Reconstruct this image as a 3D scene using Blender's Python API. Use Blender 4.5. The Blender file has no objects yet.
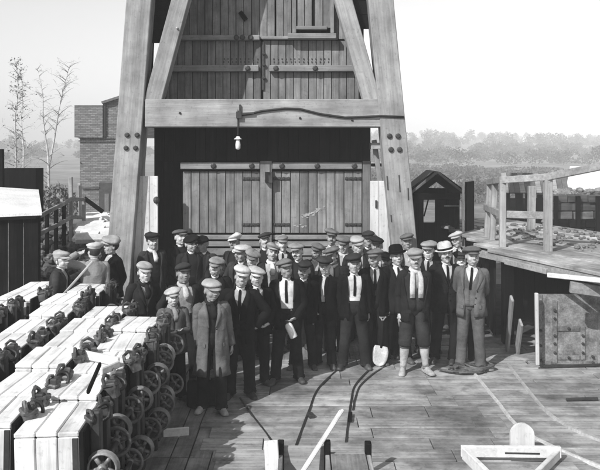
import bpy, bmesh, math, random
import numpy as np
from mathutils import Vector, Matrix, Quaternion
random.seed(7); rng = np.random.default_rng(11)
SC = bpy.context.scene; COL = SC.collection
R = math.radians

# ------------------------------------------------------------------ camera
F, H, HZ = 760.0, 3.3, 150.0          # focal length in photo pixels, eye height, horizon row
cd = bpy.data.cameras.new('camera'); cam = bpy.data.objects.new('camera', cd); COL.objects.link(cam)
cam.location = (0, 0, H); cam.rotation_euler = (R(90), 0, 0)
cd.sensor_width = 36; cd.lens = 36*F/600; cd.shift_y = -(235-HZ)/600
cd.clip_start = .1; cd.clip_end = 3000
SC.camera = cam
# ------------------------------------------------------------------ sky, sun, exposure
AZ, EL = R(37), R(38)
w = bpy.data.worlds.new('World'); SC.world = w; w.use_nodes = True
nt = w.node_tree; nt.nodes.clear()
sky = nt.nodes.new('ShaderNodeTexSky'); sky.sky_type = 'NISHITA'; sky.sun_disc = False
sky.sun_elevation = EL; sky.sun_rotation = R(180)+AZ; sky.air_density = 1.0; sky.dust_density = .3; sky.ozone_density = 1
sep = nt.nodes.new('ShaderNodeSeparateColor')            # a blue-sensitive plate: grey from the blue light
bg = nt.nodes.new('ShaderNodeBackground'); bg.inputs[1].default_value = .142
wo = nt.nodes.new('ShaderNodeOutputWorld')
nt.links.new(sky.outputs[0], sep.inputs[0]); nt.links.new(sep.outputs[2], bg.inputs[0]); nt.links.new(bg.outputs[0], wo.inputs[0])
sl = bpy.data.lights.new('sun', 'SUN'); sl.energy = 5.0; sl.angle = R(.5); sl.color = (1, 1, 1)
sun = bpy.data.objects.new('sun', sl); COL.objects.link(sun)
sd = Vector((math.sin(AZ)*math.cos(EL), math.cos(AZ)*math.cos(EL), -math.sin(EL)))
sun.rotation_euler = sd.to_track_quat('-Z', 'Y').to_euler(); sun.location = (-20, -20, 30)
SC.view_settings.view_transform = 'Standard'; SC.view_settings.look = 'None'
SC.view_settings.exposure = 0.1; SC.view_settings.gamma = 1

def P(px, py, Y): return Vector(((px-300)/F*Y, Y, H-(py-HZ)/F*Y))
def G(px, py, z=0.0):
    Y = F*(H-z)/(py-HZ); return Vector(((px-300)/F*Y, Y, z))

# ------------------------------------------------------------------ materials
def new_mat(name, rough=.8, spec=.3, metal=0):
    m = bpy.data.materials.new(name); m.use_nodes = True
    b = m.node_tree.nodes['Principled BSDF']; b.inputs['Roughness'].default_value = rough
    b.inputs['Specular IOR Level'].default_value = spec; b.inputs['Metallic'].default_value = metal
    return m, m.node_tree, b
def math_node(n, op, a, b=None):
    x = n.nodes.new('ShaderNodeMath'); x.operation = op
    for i, v in enumerate((a, b)):
        if v is None: continue
        if isinstance(v, (int, float)): x.inputs[i].default_value = v
        else: n.links.new(v, x.inputs[i])
    return x.outputs[0]
def noise(n, vec, scale, detail=4, rough=.6):
    x = n.nodes.new('ShaderNodeTexNoise'); x.inputs['Scale'].default_value = scale
    x.inputs['Detail'].default_value = detail; x.inputs['Roughness'].default_value = rough
    n.links.new(vec, x.inputs['Vector']); return x.outputs['Fac']
def ramp(n, v, a, b, c=0., d=1.):
    x = n.nodes.new('ShaderNodeMapRange'); n.links.new(v, x.inputs[0])
    for i, q in enumerate((a, b, c, d)): x.inputs[i+1].default_value = q
    return x.outputs[0]
def coords(n, stretch=(1, 1, 1)):
    tc = n.nodes.new('ShaderNodeTexCoord'); oi = n.nodes.new('ShaderNodeObjectInfo')
    off = math_node(n, 'MULTIPLY', oi.outputs['Random'], 57.0)
    va = n.nodes.new('ShaderNodeVectorMath'); va.operation = 'ADD'
    n.links.new(tc.outputs['Object'], va.inputs[0]); n.links.new(off, va.inputs[1])
    mp = n.nodes.new('ShaderNodeMapping'); mp.inputs['Scale'].default_value = stretch
    n.links.new(va.outputs[0], mp.inputs[0])
    return va.outputs[0], mp.outputs[0], oi.outputs['Random']
def finish(n, b, v, bump, dist=.01, strength=.5):
    n.links.new(v, b.inputs['Base Color'])
    if bump is not None:
        bp = n.nodes.new('ShaderNodeBump'); bp.inputs['Distance'].default_value = dist; bp.inputs['Strength'].default_value = strength
        n.links.new(bump, bp.inputs['Height']); n.links.new(bp.outputs[0], b.inputs['Normal'])
def wood(name, base, axis='z', var=.35, rand=.35, grain=34, stain=.4, rough=.85, dirt=0):
    m, n, b = new_mat(name, rough, .2 if base > .05 else .04)
    st = {'x': (.05, 1, 1), 'y': (1, .05, 1), 'z': (1, 1, .05), 'n': (1, 1, 1)}[axis]
    raw, s, rnd = coords(n, st)
    g = noise(n, s, grain, 6, .7); big = noise(n, raw, 2.3, 5, .6); spot = noise(n, raw, 19, 3, .6)
    v = ramp(n, g, .3, .7, base*(1-var), base*(1+var))
    v = math_node(n, 'MULTIPLY', v, ramp(n, big, .3, .7, 1-stain, 1+stain*.5))
    v = math_node(n, 'MULTIPLY', v, ramp(n, spot, .25, .42, .7, 1))
    streak = noise(n, s, 7, 5, .7); v = math_node(n, 'MULTIPLY', v, ramp(n, streak, .35, .6, 1-stain*.8, 1.05))
    v = math_node(n, 'MULTIPLY', v, ramp(n, rnd, 0, 1, 1-rand, 1+rand))
    if dirt:
        gp = n.nodes.new('ShaderNodeNewGeometry').outputs['Position']
        v = math_node(n, 'MULTIPLY', v, ramp(n, noise(n, gp, .8, 6, .65), .34, .58, 1-dirt, 1.08)); v = math_node(n, 'MULTIPLY', v, ramp(n, noise(n, gp, 4.5, 5, .7), .3, .5, 1-dirt*.7, 1.03))
    finish(n, b, v, g, .006, .6); return m
def mottled(name, base, scale=6, var=.5, rough=.8, spec=.3, metal=0, bump=.01, rand=.2, fine=40):
    m, n, b = new_mat(name, rough, spec, metal)
    raw, s, rnd = coords(n)
    a = noise(n, raw, scale, 6, .65); f = noise(n, raw, fine, 3, .6)
    v = ramp(n, a, .28, .72, base*(1-var), base*(1+var))
    v = math_node(n, 'MULTIPLY', v, ramp(n, f, .3, .7, .8, 1.15))
    v = math_node(n, 'MULTIPLY', v, ramp(n, rnd, 0, 1, 1-rand, 1+rand))
    finish(n, b, v, math_node(n, 'ADD', a, math_node(n, 'MULTIPLY', f, .4)), bump, .6); return m
def cloth(name, base, bump=.006):
    m, n, b = new_mat(name, 1.0, .03)
    raw, s, rnd = coords(n, (1, 1, .45))
    a = noise(n, s, 11, 4, .6); big = noise(n, raw, 4, 4, .6); f = noise(n, raw, 160, 2, .6)
    v = ramp(n, big, .3, .7, base*.62, base*1.38)
    v = math_node(n, 'MULTIPLY', v, ramp(n, f, .3, .7, .78, 1.2))
    wr = n.nodes.new('ShaderNodeTexNoise'); wr.inputs['Scale'].default_value = 4.2; wr.inputs['Detail'].default_value = 2.5; wr.inputs['Distortion'].default_value = .7
    sk = n.nodes.new('ShaderNodeMapping'); sk.inputs['Scale'].default_value = (1, 1, 1.9); sk.inputs['Rotation'].default_value = (.5, .4, 0); n.links.new(raw, sk.inputs[0]); n.links.new(sk.outputs[0], wr.inputs['Vector'])
    finish(n, b, v, math_node(n, 'ADD', math_node(n, 'MULTIPLY', a, .5), wr.outputs['Fac']), .04, .5)
    return m

M = {}
M['timber'] = wood('weathered_timber', .33, 'z', .2, .06, 30, .34)
M['timber_x'] = wood('weathered_timber_across', .33, 'x', .2, .06, 30, .34)
M['door_z'] = wood('door_plank_wood', .23, 'z', .28, .2, 30, .4)
M['door_x'] = wood('door_rail_wood', .27, 'x', .22, .1, 30, .3)
M['dark_z'] = wood('tarred_and_shade_plank', .010, 'z', .4, .4)  # tarred boards, and shade painted into the headframe boarding
M['dark_x'] = wood('tarred_and_shade_plank_across', .010, 'x', .4, .4)
M['white_z'] = wood('whitewashed_board', .62, 'z', .12, .08, 26, .16)
M['white_x'] = wood('whitewashed_board_across', .66, 'x', .1, .08, 26, .16)
M['tub_z'] = wood('bleached_tub_board', .72, 'z', .2, .1, 26, .3)
M['tub_y'] = wood('bleached_tub_end', .84, 'y', .16, .12, 26, .3)
M['plate'] = mottled('worn_floor_plate', .37, 2.2, .42, .7, .35, 0, .006, .12, 30)
M['fplank'] = wood('floor_plank', .37, 'x', .28, .18, 20, .4, dirt=.6)
M['fplank_y'] = wood('floor_plank_deep', .26, 'y', .3, .2, 22, .4, dirt=.5)
M['ply'] = wood('platform_plank', .42, 'x', .25, .22, 26, .4, dirt=.5)
M['rail_post'] = wood('grey_post', .34, 'z', .25, .12, 26, .3)
M['rail_bar'] = wood('grey_rail', .32, 'x', .25, .12, 26, .3)
M['iron'] = mottled('black_iron', .03, 9, .5, .55, .5, 0, .004)
M['rust'] = mottled('rusty_iron', .16, 5, .75, .75, .3, 0, .006)
M['buffer'] = mottled('greasy_buffer_iron', .085, 14, .95, .5, .5, 0, .008, .5)
M['steel'] = mottled('worn_steel', .46, 9, .25, .5, .6, .1, .003)
M['bright'] = mottled('polished_blade_steel', .45, 7, .2, .45, .6, 0, .002)
M['steel_dark'] = mottled('dull_steel', .03, 9, .4, .5, .5, .2, .003)
M['wheel'] = mottled('cast_wheel', .16, 9, .5, .5, .5, .2, .004, .3)
M['enamel'] = mottled('white_enamel', .8, 6, .06, .3, .5, 0, .001)
M['glass'] = mottled('frosted_bulb_glass', .75, 6, .05, .15, .5, 0, .001)
M['rubber'] = mottled('black_cable', .015, 6, .3, .6, .4, 0, .001)
M['coal'] = mottled('coal_rubble', .07, 5, .9, .6, .4, 0, .03, .4, 20)
M['old'] = wood('old_sleeper_wood', .13, 'x', .4, .5, 26, .5)
M['stone'] = mottled('pale_rubble', .2, 5, .6, .9, .2, 0, .02, .3)
M['earth'] = mottled('cindery_ground', .16, .8, .5, .95, .1, 0, .03, 0, 9)
M['deckbase'] = mottled('packed_dust', .05, 2, .5, .95, .1, 0, .01, 0)
M['chalk'] = mottled('chalk_smear', .33, 9, .4, .95, .1, 0, .004)
M['canvas'] = mottled('pale_roof_sheet', .62, 2, .15, .9, .1, 0, .01)
M['render'] = mottled('rough_render', .17, 2.5, .3, .9, .1, 0, .01)
M['slate'] = mottled('roof_felt', .12, 4, .4, .8, .3, 0, .01)
M['bark'] = mottled('birch_bark', .5, 5, .45, .9, .1, 0, .01)
M['twig'] = mottled('birch_twig', .34, 5, .3, .9, .1, 0, .002)
M['leaf'] = mottled('pale_foliage', .2, 3, .5, .8, .2, 0, .005)
M['wood_far'] = mottled('far_foliage', .12, .15, .6, .9, .1, 0, .01, .2, .8)
M['grass'] = mottled('hill_grass', .2, .09, .6, .95, .1, 0, .01, 0, .6)
M['leather'] = mottled('boot_leather', .05, 12, .5, .55, .4, 0, .004, .5)
M['boot_pale'] = mottled('dusty_boot_leather', .33, 12, .3, .7, .3, 0, .004)
M['hair'] = mottled('dark_hair', .03, 40, .4, .7, .3)
M['hair_grey'] = mottled('grey_hair', .22, 40, .4, .7, .3)
M['eye'] = mottled('dark_eye', .05, 40, .2, .3, .5)
M['brow'] = mottled('brow_hair', .17, 40, .3, .8, .1)
M['lip'] = mottled('lip_skin', .25, 30, .2, .6, .3)
for i, s in enumerate((.27, .40, .50)):
    M['skin%d' % i] = mottled('skin_%s' % ('grimy', 'tanned', 'fair')[i], s, 22, .28, .6, .35, 0, .002, .1, 90)
CL = {}
def C(t):
    t = round(t*(.38 if t < .11 else .85 if t < .2 else 1.15), 3)
    if t not in CL: CL[t] = cloth('cloth_tone_%03d' % int(t*1000), t)
    return CL[t]
def brick_mat():
    m, n, b = new_mat('old_brick', .9, .15)
    raw, s, rnd = coords(n)
    mp = n.nodes.new('ShaderNodeMapping'); mp.inputs['Rotation'].default_value = (R(90), 0, 0); n.links.new(raw, mp.inputs[0])
    bt = n.nodes.new('ShaderNodeTexBrick'); bt.inputs['Scale'].default_value = 1
    bt.inputs['Brick Width'].default_value = .23; bt.inputs['Row Height'].default_value = .078; bt.inputs['Mortar Size'].default_value = .009
    bt.inputs['Color1'].default_value = (.13, .13, .13, 1); bt.inputs['Color2'].default_value = (.24, .24, .24, 1); bt.inputs['Mortar'].default_value = (.09, .09, .09, 1)
    n.links.new(mp.outputs[0], bt.inputs[0]); n.links.new(bt.outputs['Color'], b.inputs['Base Color'])
    bp = n.nodes.new('ShaderNodeBump'); bp.inputs['Distance'].default_value = .012; bp.invert = True
    n.links.new(bt.outputs['Fac'], bp.inputs['Height']); n.links.new(bp.outputs[0], b.inputs['Normal']); return m
M['brick'] = brick_mat()

# ------------------------------------------------------------------ mesh helpers
def ob(name, me, parent=None, loc=None, rot=None):
    o = bpy.data.objects.new(name, me); COL.objects.link(o)
    if parent is not None: o.parent = parent
    if loc is not None: o.location = loc
    if rot is not None: o.rotation_euler = rot
    return o
def tag(o, label=None, cat=None, group=None, kind=None):
    if label: o['label'] = label
    if cat: o['category'] = cat
    if group: o['group'] = group
    if kind: o['kind'] = kind
    return o
def empty(name, loc=(0, 0, 0), rz=0, label=None, cat=None, group=None):
    o = ob(name, None, None, loc, (0, 0, rz)); o.empty_display_size = .2
    return tag(o, label, cat, group)
def mesh(name, v, f, mat, smooth=False, mi=None):
    me = bpy.data.meshes.new(name); me.from_pydata([tuple(map(float, q)) for q in v], [], [tuple(q) for q in f])
    for m in (mat if isinstance(mat, (list, tuple)) else [mat]): me.materials.append(m)
    if mi is not None: me.polygons.foreach_set('material_index', np.asarray(mi, dtype=np.int32))
    if smooth: me.polygons.foreach_set('use_smooth', np.ones(len(me.polygons), bool))
    me.update(); return me
class MB:
    def __init__(s): s.v = []; s.f = []; s.m = []; s.k = 0
    def add(s, v, f):
        o = len(s.v); s.v += [tuple(q) for q in v]; s.f += [tuple(i+o for i in q) for q in f]; s.m += [s.k]*len(f); return s
    def box(s, c, d, M3=None):
        c = Vector(c); o = []
        for x in (-.5, .5):
            for y in (-.5, .5):
                for z in (-.5, .5):
                    q = Vector((x*d[0], y*d[1], z*d[2]))
                    if M3 is not None: q = M3 @ q
                    o.append(c+q)
        return s.add(o, [(0, 1, 3, 2), (4, 6, 7, 5), (0, 4, 5, 1), (2, 3, 7, 6), (0, 2, 6, 4), (1, 5, 7, 3)])
    def bar(s, a, b, wx, wy, up=(0, 1, 0)):
        a = Vector(a); b = Vector(b); d = (b-a); L = d.length; d.normalize()
        y = Vector(up); y = (y-d*y.dot(d)).normalized(); x = y.cross(d)
        m = Matrix((x, y, d)).transposed()
        return s.box((a+b)/2, (wx, wy, L), m)
    def tube(s, pts, rad, n=8, cap=True, sy=1.0, ref=(0, 1, 0)):
        pts = [Vector(p) for p in pts]; rad = rad if isinstance(rad, (list, tuple)) else [rad]*len(pts)
        vs = []; fs = []; N = len(pts)
        for i, p in enumerate(pts):
            d = (pts[min(i+1, N-1)]-pts[max(i-1, 0)]).normalized()
            r = Vector(ref); r = r-d*r.dot(d)
            if r.length < .05: r = Vector((1, 0, 0)); r = r-d*r.dot(d)
            r.normalize(); q = d.cross(r)
            for k in range(n):
                a = 2*math.pi*k/n; vs.append(p+(q*math.cos(a)+r*math.sin(a)*sy)*rad[i])
        for i in range(N-1):
            for k in range(n):
                fs.append((i*n+k, i*n+(k+1) % n, (i+1)*n+(k+1) % n, (i+1)*n+k))
        if cap: fs.append(tuple(reversed(range(n)))); fs.append(tuple(range((N-1)*n, N*n)))
        return s.add(vs, fs)
    def ell(s, c, r, n=12, m=8, M3=None):
        vs = []; fs = []
        for i in range(m+1):
            t = math.pi*i/m
            for k in range(n):
                a = 2*math.pi*k/n
                q = Vector((r[0]*math.sin(t)*math.cos(a), r[1]*math.sin(t)*math.sin(a), r[2]*math.cos(t)))
                if i in (0, m): q = Vector((0, 0, r[2]*math.cos(t)))
                if M3 is not None: q = M3 @ q
                vs.append(Vector(c)+q)
        for i in range(m):
            for k in range(n):
                a, b = i*n+k, i*n+(k+1) % n
                if i == 0: fs.append((a, a+n, b+n))
                elif i == m-1: fs.append((a, a+n, b))
                else: fs.append((a, a+n, b+n, b))
        return s.add(vs, fs)
    def loft(s, rings, close=True, cap0=True, cap1=True):
        n = len(rings[0]); vs = [q for r in rings for q in r]; fs = []
        for i in range(len(rings)-1):
            for k in range(n if close else n-1):
                fs.append((i*n+k, i*n+(k+1) % n, (i+1)*n+(k+1) % n, (i+1)*n+k))
        if cap0: fs.append(tuple(reversed(range(n))))
        if cap1: fs.append(tuple(range((len(rings)-1)*n, len(rings)*n)))
        return s.add(vs, fs)
    def mesh(s, name, mat, smooth=False): return mesh(name, s.v, s.f, mat, smooth, s.m if isinstance(mat, (list, tuple)) else None)
    def build(s, name, mat, parent=None, smooth=False, loc=None, rot=None): return ob(name, s.mesh(name, mat, smooth), parent, loc, rot)

_boxes = {}
def board(name, c, d, mat, parent=None, rot=None, bev=.006, M3=None):
    """one plank, beam or plate: a chamfered box, mesh data shared between alike pieces"""
    key = (round(d[0], 2), round(d[1], 3), round(d[2], 2), mat.name, bev)
    if key not in _boxes:
        bm = bmesh.new(); bmesh.ops.create_cube(bm, size=1)
        for v in bm.verts: v.co = Vector((v.co.x*d[0], v.co.y*d[1], v.co.z*d[2]))
        if bev: bmesh.ops.bevel(bm, geom=bm.edges[:], offset=min(bev, min(d)*.3), segments=1, affect='EDGES')
        me = bpy.data.meshes.new(name); bm.to_mesh(me); bm.free(); me.materials.append(mat); _boxes[key] = me
    o = ob(name, _boxes[key], parent, c, rot)
    if M3 is not None: o.rotation_mode = 'QUATERNION'; o.rotation_quaternion = M3.to_quaternion()
    return o
def beam(name, a, b, wx, wy, mat, parent=None, up=(0, 1, 0), bev=.008):
    a = Vector(a); b = Vector(b); d = b-a; L = d.length; d.normalize()
    y = Vector(up); y = (y-d*y.dot(d)).normalized(); x = y.cross(d)
    return board(name, (a+b)/2, (wx, wy, L), mat, parent, None, bev, Matrix((x, y, d)).transposed())
def bolt(c, r, mat, parent, name='bolt', d=.03):
    key = ('bolt', round(r, 3))
    if key not in _boxes:
        m = MB(); m.tube([(0, .01, 0), (0, -d*.6, 0), (0, -d, 0)], [r, r, r*.6], 8); _boxes[key] = m.mesh('bolt', mat, False)
    return ob(name, _boxes[key], parent, c)

# ------------------------------------------------------------------ setting: ground, hill, woods
def terrain():
    v = []; f = []
    ys = [-30, 0, 4, 10, 20, 30, 45, 60, 90, 120, 160, 200, 250, 300, 360, 420, 500, 600, 720, 850, 1000]; xs = np.linspace(-620, 620, 63)
    for y in ys:
        for x in xs:
            z = -.25-.9*min(1, max(0, (y-18)/25))
            hill = min(1, max(0, (y-120)/700)); hill = hill*hill*(3-2*hill)
            z += hill*(12+3*math.sin(x*.009+1)+2*math.sin(x*.023)+(-3 if x < 0 else 1.5))
            v.append((x, y, z))
    n = len(xs)
    for i in range(len(ys)-1):
        for j in range(n-1): f.append((i*n+j, i*n+j+1, (i+1)*n+j+1, (i+1)*n+j))
    return v, f
tv, tf = terrain()
tag(ob('ground', mesh('ground', tv, tf, M['grass'], True)), kind='structure')
def th(x, y):
    z = -.25-.9*min(1, max(0, (y-18)/25)); hill = min(1, max(0, (y-120)/700)); hill = hill*hill*(3-2*hill)
    return z+hill*(11+3*math.sin(x*.009+1)+2*math.sin(x*.023)+(-3 if x < 0 else 1.5))
def leaf_cards(n, c, r, size):
    p = rng.normal(size=(n, 3)); p /= np.linalg.norm(p, axis=1)[:, None]; p *= (rng.random((n, 1))**.4)
    p = p*np.array(r)+np.array(c)
    a = rng.normal(size=(n, 3)); a /= np.linalg.norm(a, axis=1)[:, None]; b = np.cross(a, rng.normal(size=(n, 3))); b /= np.linalg.norm(b, axis=1)[:, None]
    s = size*(.6+.8*rng.random((n, 1)))
    v = np.stack([p-a*s-b*s*.5, p+a*s*.2-b*s*.8, p+a*s+b*s*.3, p-a*s*.1+b*s*.8], 1).reshape(-1, 3)
    f = np.arange(n*4).reshape(-1, 4)
    return v, f
VV = []; FF = []; o_ = 0
for i in range(1150):
    y = (330+640*random.random()) if i % 4 < 2 else 140+190*random.random()**.7 if i % 4 == 2 else random.uniform(62, 140); x = random.uniform(-.46, .46)*y
    if x < 0 and (random.random() < .5 or y < 260): continue
    hgt = random.uniform(4, 8.5) if y > 330 else random.uniform(2.2, 5) if y > 160 else random.uniform(.7, 1.5); z = th(x, y)
    for k in range(3):
        v, f = leaf_cards(110 if y < 330 else 56, (x+random.uniform(-1.5, 1.5), y+random.uniform(-1, 1), z+hgt*(.35+.25*k)), (random.uniform(1.5, 3.4), 2, hgt*.24), .07+y*.0009)
        VV.append(v); FF.append(f+o_); o_ += len(v)
tag(ob('far_wood', mesh('far_wood', np.concatenate(VV), np.concatenate(FF), M['wood_far'])), kind='stuff',
    label='hazy wooded hillside along the horizon behind the yard', cat='woodland')

# yard of cinders behind the bank, a sheet just above the terrain
yv = [(x, y, th(x, y)+.03) for y in (4, 10, 20, 30, 45, 60, 85) for x in (-40, -20, -8, 0, 8, 20, 40)]
yf = [(i*7+j, i*7+j+1, (i+1)*7+j+1, (i+1)*7+j) for i in range(6) for j in range(6)]
tag(ob('yard', mesh('yard', yv, yf, M['earth'], True)), kind='structure')

# ------------------------------------------------------------------ setting: pit bank floor
floor = tag(ob('floor', MB().box((0, 11.5, -.1), (12, 15, .1)).mesh('floor', M['deckbase'])), kind='structure')
# floor planks on the left run away from the camera, worn plates in the middle, planks across on the right
y = 6.4
while y < 11.9:
    d = random.choice((.27, .31, .36, .42)); x = -1.05+random.uniform(-.15, .15)
    xe = 1.55+max(0, (10.2-y))*.55
    while x < xe:
        wd = random.choice((.7, 1.0, 1.4, 1.9, 2.4)); wd = min(wd, xe+.3-x)
        if wd > .15:
            board('floor_plank', (x+wd/2, y+d/2, -.029+random.uniform(-.005, .005)), (wd-.010, d-.013, .05), M['fplank'], floor,
                  (random.uniform(-.008, .008), random.uniform(-.006, .006), random.uniform(-.012, .012)), .005)
        x += wd
    y += d
y = 6.3
while y < 13.4:
    d = random.choice((.22, .25, .28)); x = 1.45+max(0, (10.2-y))*.55
    while x < 6:
        L = random.uniform(1.6, 3)
        board('floor_plank', (x+L/2, y+d/2, -.040+random.uniform(-.005, .005)), (round(L, 1)-.02, d-.014, .05), M['fplank'], floor, (0, 0, random.uniform(-.006, .006)), .004)
        x += round(L, 1)
    y += d
x = -6.0
while x < -.75:
    d = random.choice((.2, .24, .28))
    for y0, L in ((5.2, 3.0), (8.2, 3.2), (11.4, 2.6)):
        board('floor_plank', (x+d/2, y0+L/2+.0, -.042+random.uniform(-.005, .005)), (d-.014, L-.02, .05), M['fplank_y'], floor, None, .004)
    x += d
x = -1.2
while x < 2.0:
    d = random.choice((.24, .28, .32))
    board('floor_plank', (x+d/2, 13.2, -.034+random.uniform(-.005, .005)), (d-.014, 2.5, .05), M['fplank_y'], floor, None, .004); x += d

# tram rails let into the floor
def rail(pts, mat, wd, hgt, label):
    p = [G(*q) for q in pts]; q = []
    for i in range(len(p)-1):
        a = p[max(i-1, 0)]; b = p[i]; c = p[i+1]; d = p[min(i+2, len(p)-1)]
        for k in range(6):
            t = k/6; q.append(.5*((2*b)+(c-a)*t+(2*a-5*b+4*c-d)*t*t+(3*b-a-3*c+d)*t**3))
    q.append(p[-1]); m = MB(); L = []; 
    for i in range(len(q)):
        d = (q[min(i+1, len(q)-1)]-q[max(i-1, 0)]).normalized(); n = Vector((-d.y, d.x, 0))
        L.append([q[i]+n*wd/2+Vector((0, 0, -.02)), q[i]+n*wd*.4+Vector((0, 0, hgt)), q[i]-n*wd*.4+Vector((0, 0, hgt)), q[i]-n*wd/2+Vector((0, 0, -.02))])
    m.loft(L); tag(m.build('tram_rail', mat), label, 'rail', 'tram rails in the floor')
rail([(380, 360), (357, 383), (351, 402), (346, 442)], M['steel_dark'], .03, .012, 'dark tram rail curving from the shovel down to the middle of the floor')
rail([(420, 357), (385, 367), (363, 383), (356, 396), (353, 410)], M['steel_dark'], .028, .012, 'dark tram rail curving in from under the man with pale socks')
rail([(342, 366), (319, 388), (309, 411), (296, 446)], M['steel_dark'], .03, .012, 'dark straight tram rail ending at the open wooden box')
rail([(240, 398), (252, 415), (266, 433), (281, 455)], M['steel_dark'], .022, .01, 'thin dark rail left of the open wooden box')
rail([(470, 368), (497, 401), (520, 428), (560, 450), (640, 482)], M['steel'], .036, .016, 'pale tram rail curving past the arched white board')
rail([(508, 364), (533, 396), (551, 415), (582, 433), (650, 458)], M['steel'], .036, .016, 'pale tram rail nearest the riveted iron plate')

# ------------------------------------------------------------------ headframe
YF, YD = 14.0, 14.6
hf = empty('headframe', (0, 0, 0), 0, 'tall timber pit headframe with splayed legs and boarded doors behind the men', 'headframe')
def leg(top, bot, nm='leg', Y=YF, par=hf):
    (xt, yt), (xb, yb) = top, bot
    k = (xb-xt)/(yb-yt); f = lambda py: xt+k*(py-yt)
    return beam(nm, P(f(332), 332, Y), P(f(-160), -160, Y), .455, .46, M['timber'], par, (0, 1, 0), .012)
lL = leg((141.5, 0), (123, 245)); lR = leg((379.5, 0), (402.5, 240))
leg((146, 0), (128, 245), 'rear_leg', 18.2); leg((379, 0), (398, 240), 'rear_leg', 18.2)
def par_bolts(o, pts, Y, r=.045):
    for p in pts:
        b = bolt((0, 0, 0), r, M['iron'], o); q = P(p[0], p[1], Y)
        mw = o.matrix_basis.copy(); b.matrix_local = mw.inverted() @ Matrix.Translation(q)
par_bolts(lL, [(127, 135), (137, 135), (126, 148), (135.5, 148)], YF-.24)
par_bolts(lR, [(389.5, 136), (398, 136), (391, 149.5), (399.5, 149.5)], YF-.24, .05)
m = MB()
for (a, b, c, d) in ((387, 176, 388, 190), (399, 175, 400, 192), (391, 215, 391.5, 222), (408, 188, 408.5, 200)):
    m.bar(P(a, b, YF-.232), P(c, d, YF-.232), .02, .012)
tag(m.build('crack', M['iron'], hf), kind='stuff')
cb = board('cross_beam', P(264, 113.7, YF+.02), (4.31, .44, .51), M['timber_x'], hf, None, .015)
ub = board('cross_beam', P(262, -130, YF+.02), (3.9, .4, .45), M['timber_x'], hf, None, .015)
for (a, b) in (((153.5, 104), (187, -20)), ((373.5, 108), (337, -20))):
    s = 1 if a[0] < 200 else -1
    u = P(b[0], b[1], YF-.03); l = P(a[0], a[1], YF-.03); d = (u-l).normalized()
    beam('brace', l, l+d*4.4, .31, .3, M['timber'], hf, (0, 1, 0), .012)
bolt(P(177, 28, YF-.2), .02, M['steel'], hf)
for p in ((180, 113), (330, 116), (352, 120), (300, 118)): bolt(P(p[0], p[1], YF-.2), .022, M['iron'], hf)
# cable along the beam, its box, and the hanging lamp
m = MB(); cp = [(241, 115), (250, 114), (262, 111), (285, 108.5), (300, 109), (320, 114), (345, 117.5), (365, 117), (380, 116), (404, 117)]
m.tube([P(a, b, YF-.225 if a < 376 else YF-.25) for a, b in cp], .02, 6); m.build('cable', M['rubber'], hf, True)
m = MB().box(P(239, 115, YF-.24), (.10, .07, .12)); m.box(P(240, 108.5, YF-.22), (.03, .05, .14)); m.bar(P(240, 114, YF-.24), P(254, 113, YF-.24), .035, .05); m.build('junction_box', M['iron'], hf)
lt = P(238, 138, YF-.22)
lamp = empty('hanging_lamp', lt, 0, 'electric bulb with small white shade hanging under the cross beam', 'lamp')
MB().tube([(0, 0, .5), (0, 0, .02)], .011, 6).build('cord', M['rubber'], lamp)
MB().tube([(0, 0, .03), (0, 0, .0), (0, 0, -.02), (0, 0, -.025)], [.025, .045, .075, .068], 14).build('lamp_shade', M['enamel'], lamp, True)
MB().tube([(0, 0, -.02), (0, 0, -.06), (0, 0, -.12), (0, 0, -.19), (0, 0, -.215)], [.025, .036, .048, .044, .016], 12).build('bulb', M['glass'], lamp, True)

# upper doors: planks one by one
YU = 15.15
xd = lambda px, Y=YU: (px-300)/F*Y
zd = lambda py, Y=YU: H-(py-HZ)/F*Y
bk = ob('upper_doors', MB().box((xd(262), YU+.09, 5.9), (xd(364)-xd(160), .05, 4.3)).mesh('upper_doors', M['dark_z']), hf)
def planks(par, x0, x1, z0, z1, Y, wd, mat, gap=.012, th_=.04):
    n = max(1, round((x1-x0)/wd)); wd = (x1-x0)/n
    for i in range(n):
        board('plank', (x0+(i+.5)*wd, Y+random.uniform(0, .008), (z0+z1)/2), (wd-gap, th_, z1-z0), mat, par, None, .005)
zt, zm = 8.0, zd(40)
planks(bk, xd(162), xd(262)-.02, zd(112), zm-.012, YU+.02, .15, M['door_z'])
planks(bk, xd(263), xd(362), zd(112), zm-.012, YU+.02, .15, M['door_z'])
planks(bk, xd(166), xd(275), zm+.012, zt, YU-.02, .15, M['door_z'])
planks(bk, xd(276), xd(362), zm+.012, zt, YU-.02, .15, M['door_z'])
def ledge(par, a, b, py, h, d=.14, Y=YU, mat='door_x', bolts=()):
    o = board('ledger', (xd((a+b)/2, Y), Y-d/2, zd(py, Y)), (xd(b, Y)-xd(a, Y), d, h), M[mat], par, None, .012)
    for p in bolts: bolt((xd(p, Y)-o.location.x, -d/2-.0, 0), .055, M['iron'], o)
    return o
ledge(bk, 170, 260, 38.5, .10, .13, bolts=(237, 243, 251)); ledge(bk, 262, 338, 38.5, .06, .11)
ledge(bk, 168, 259, 69, .125, .13, bolts=(248,)); ledge(bk, 269.5, 358, 69, .125, .13, bolts=(276, 315))
m = MB().bar((xd(263), YU-.02, zd(42)), (xd(263), YU-.02, zd(90)), .045, .03); m.build('locking_bar', M['iron'], bk)
for py in (54, 65, 78): bolt((xd(264), YU-.04, zd(py)), .035, M['iron'], bk)
for a0, a1 in ((224, 258), (274, 330)):          # nail heads above the ledgers
    m = MB()
    for px in np.arange(a0, a1, 4.2):
        for k in range(2): m.box((xd(px)+random.uniform(-.01, .01), YU-.003, zd(62-3*k)), (.02, .012, .03))
    tag(m.build('nail_heads', M['iron'], bk), kind='stuff')
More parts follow.
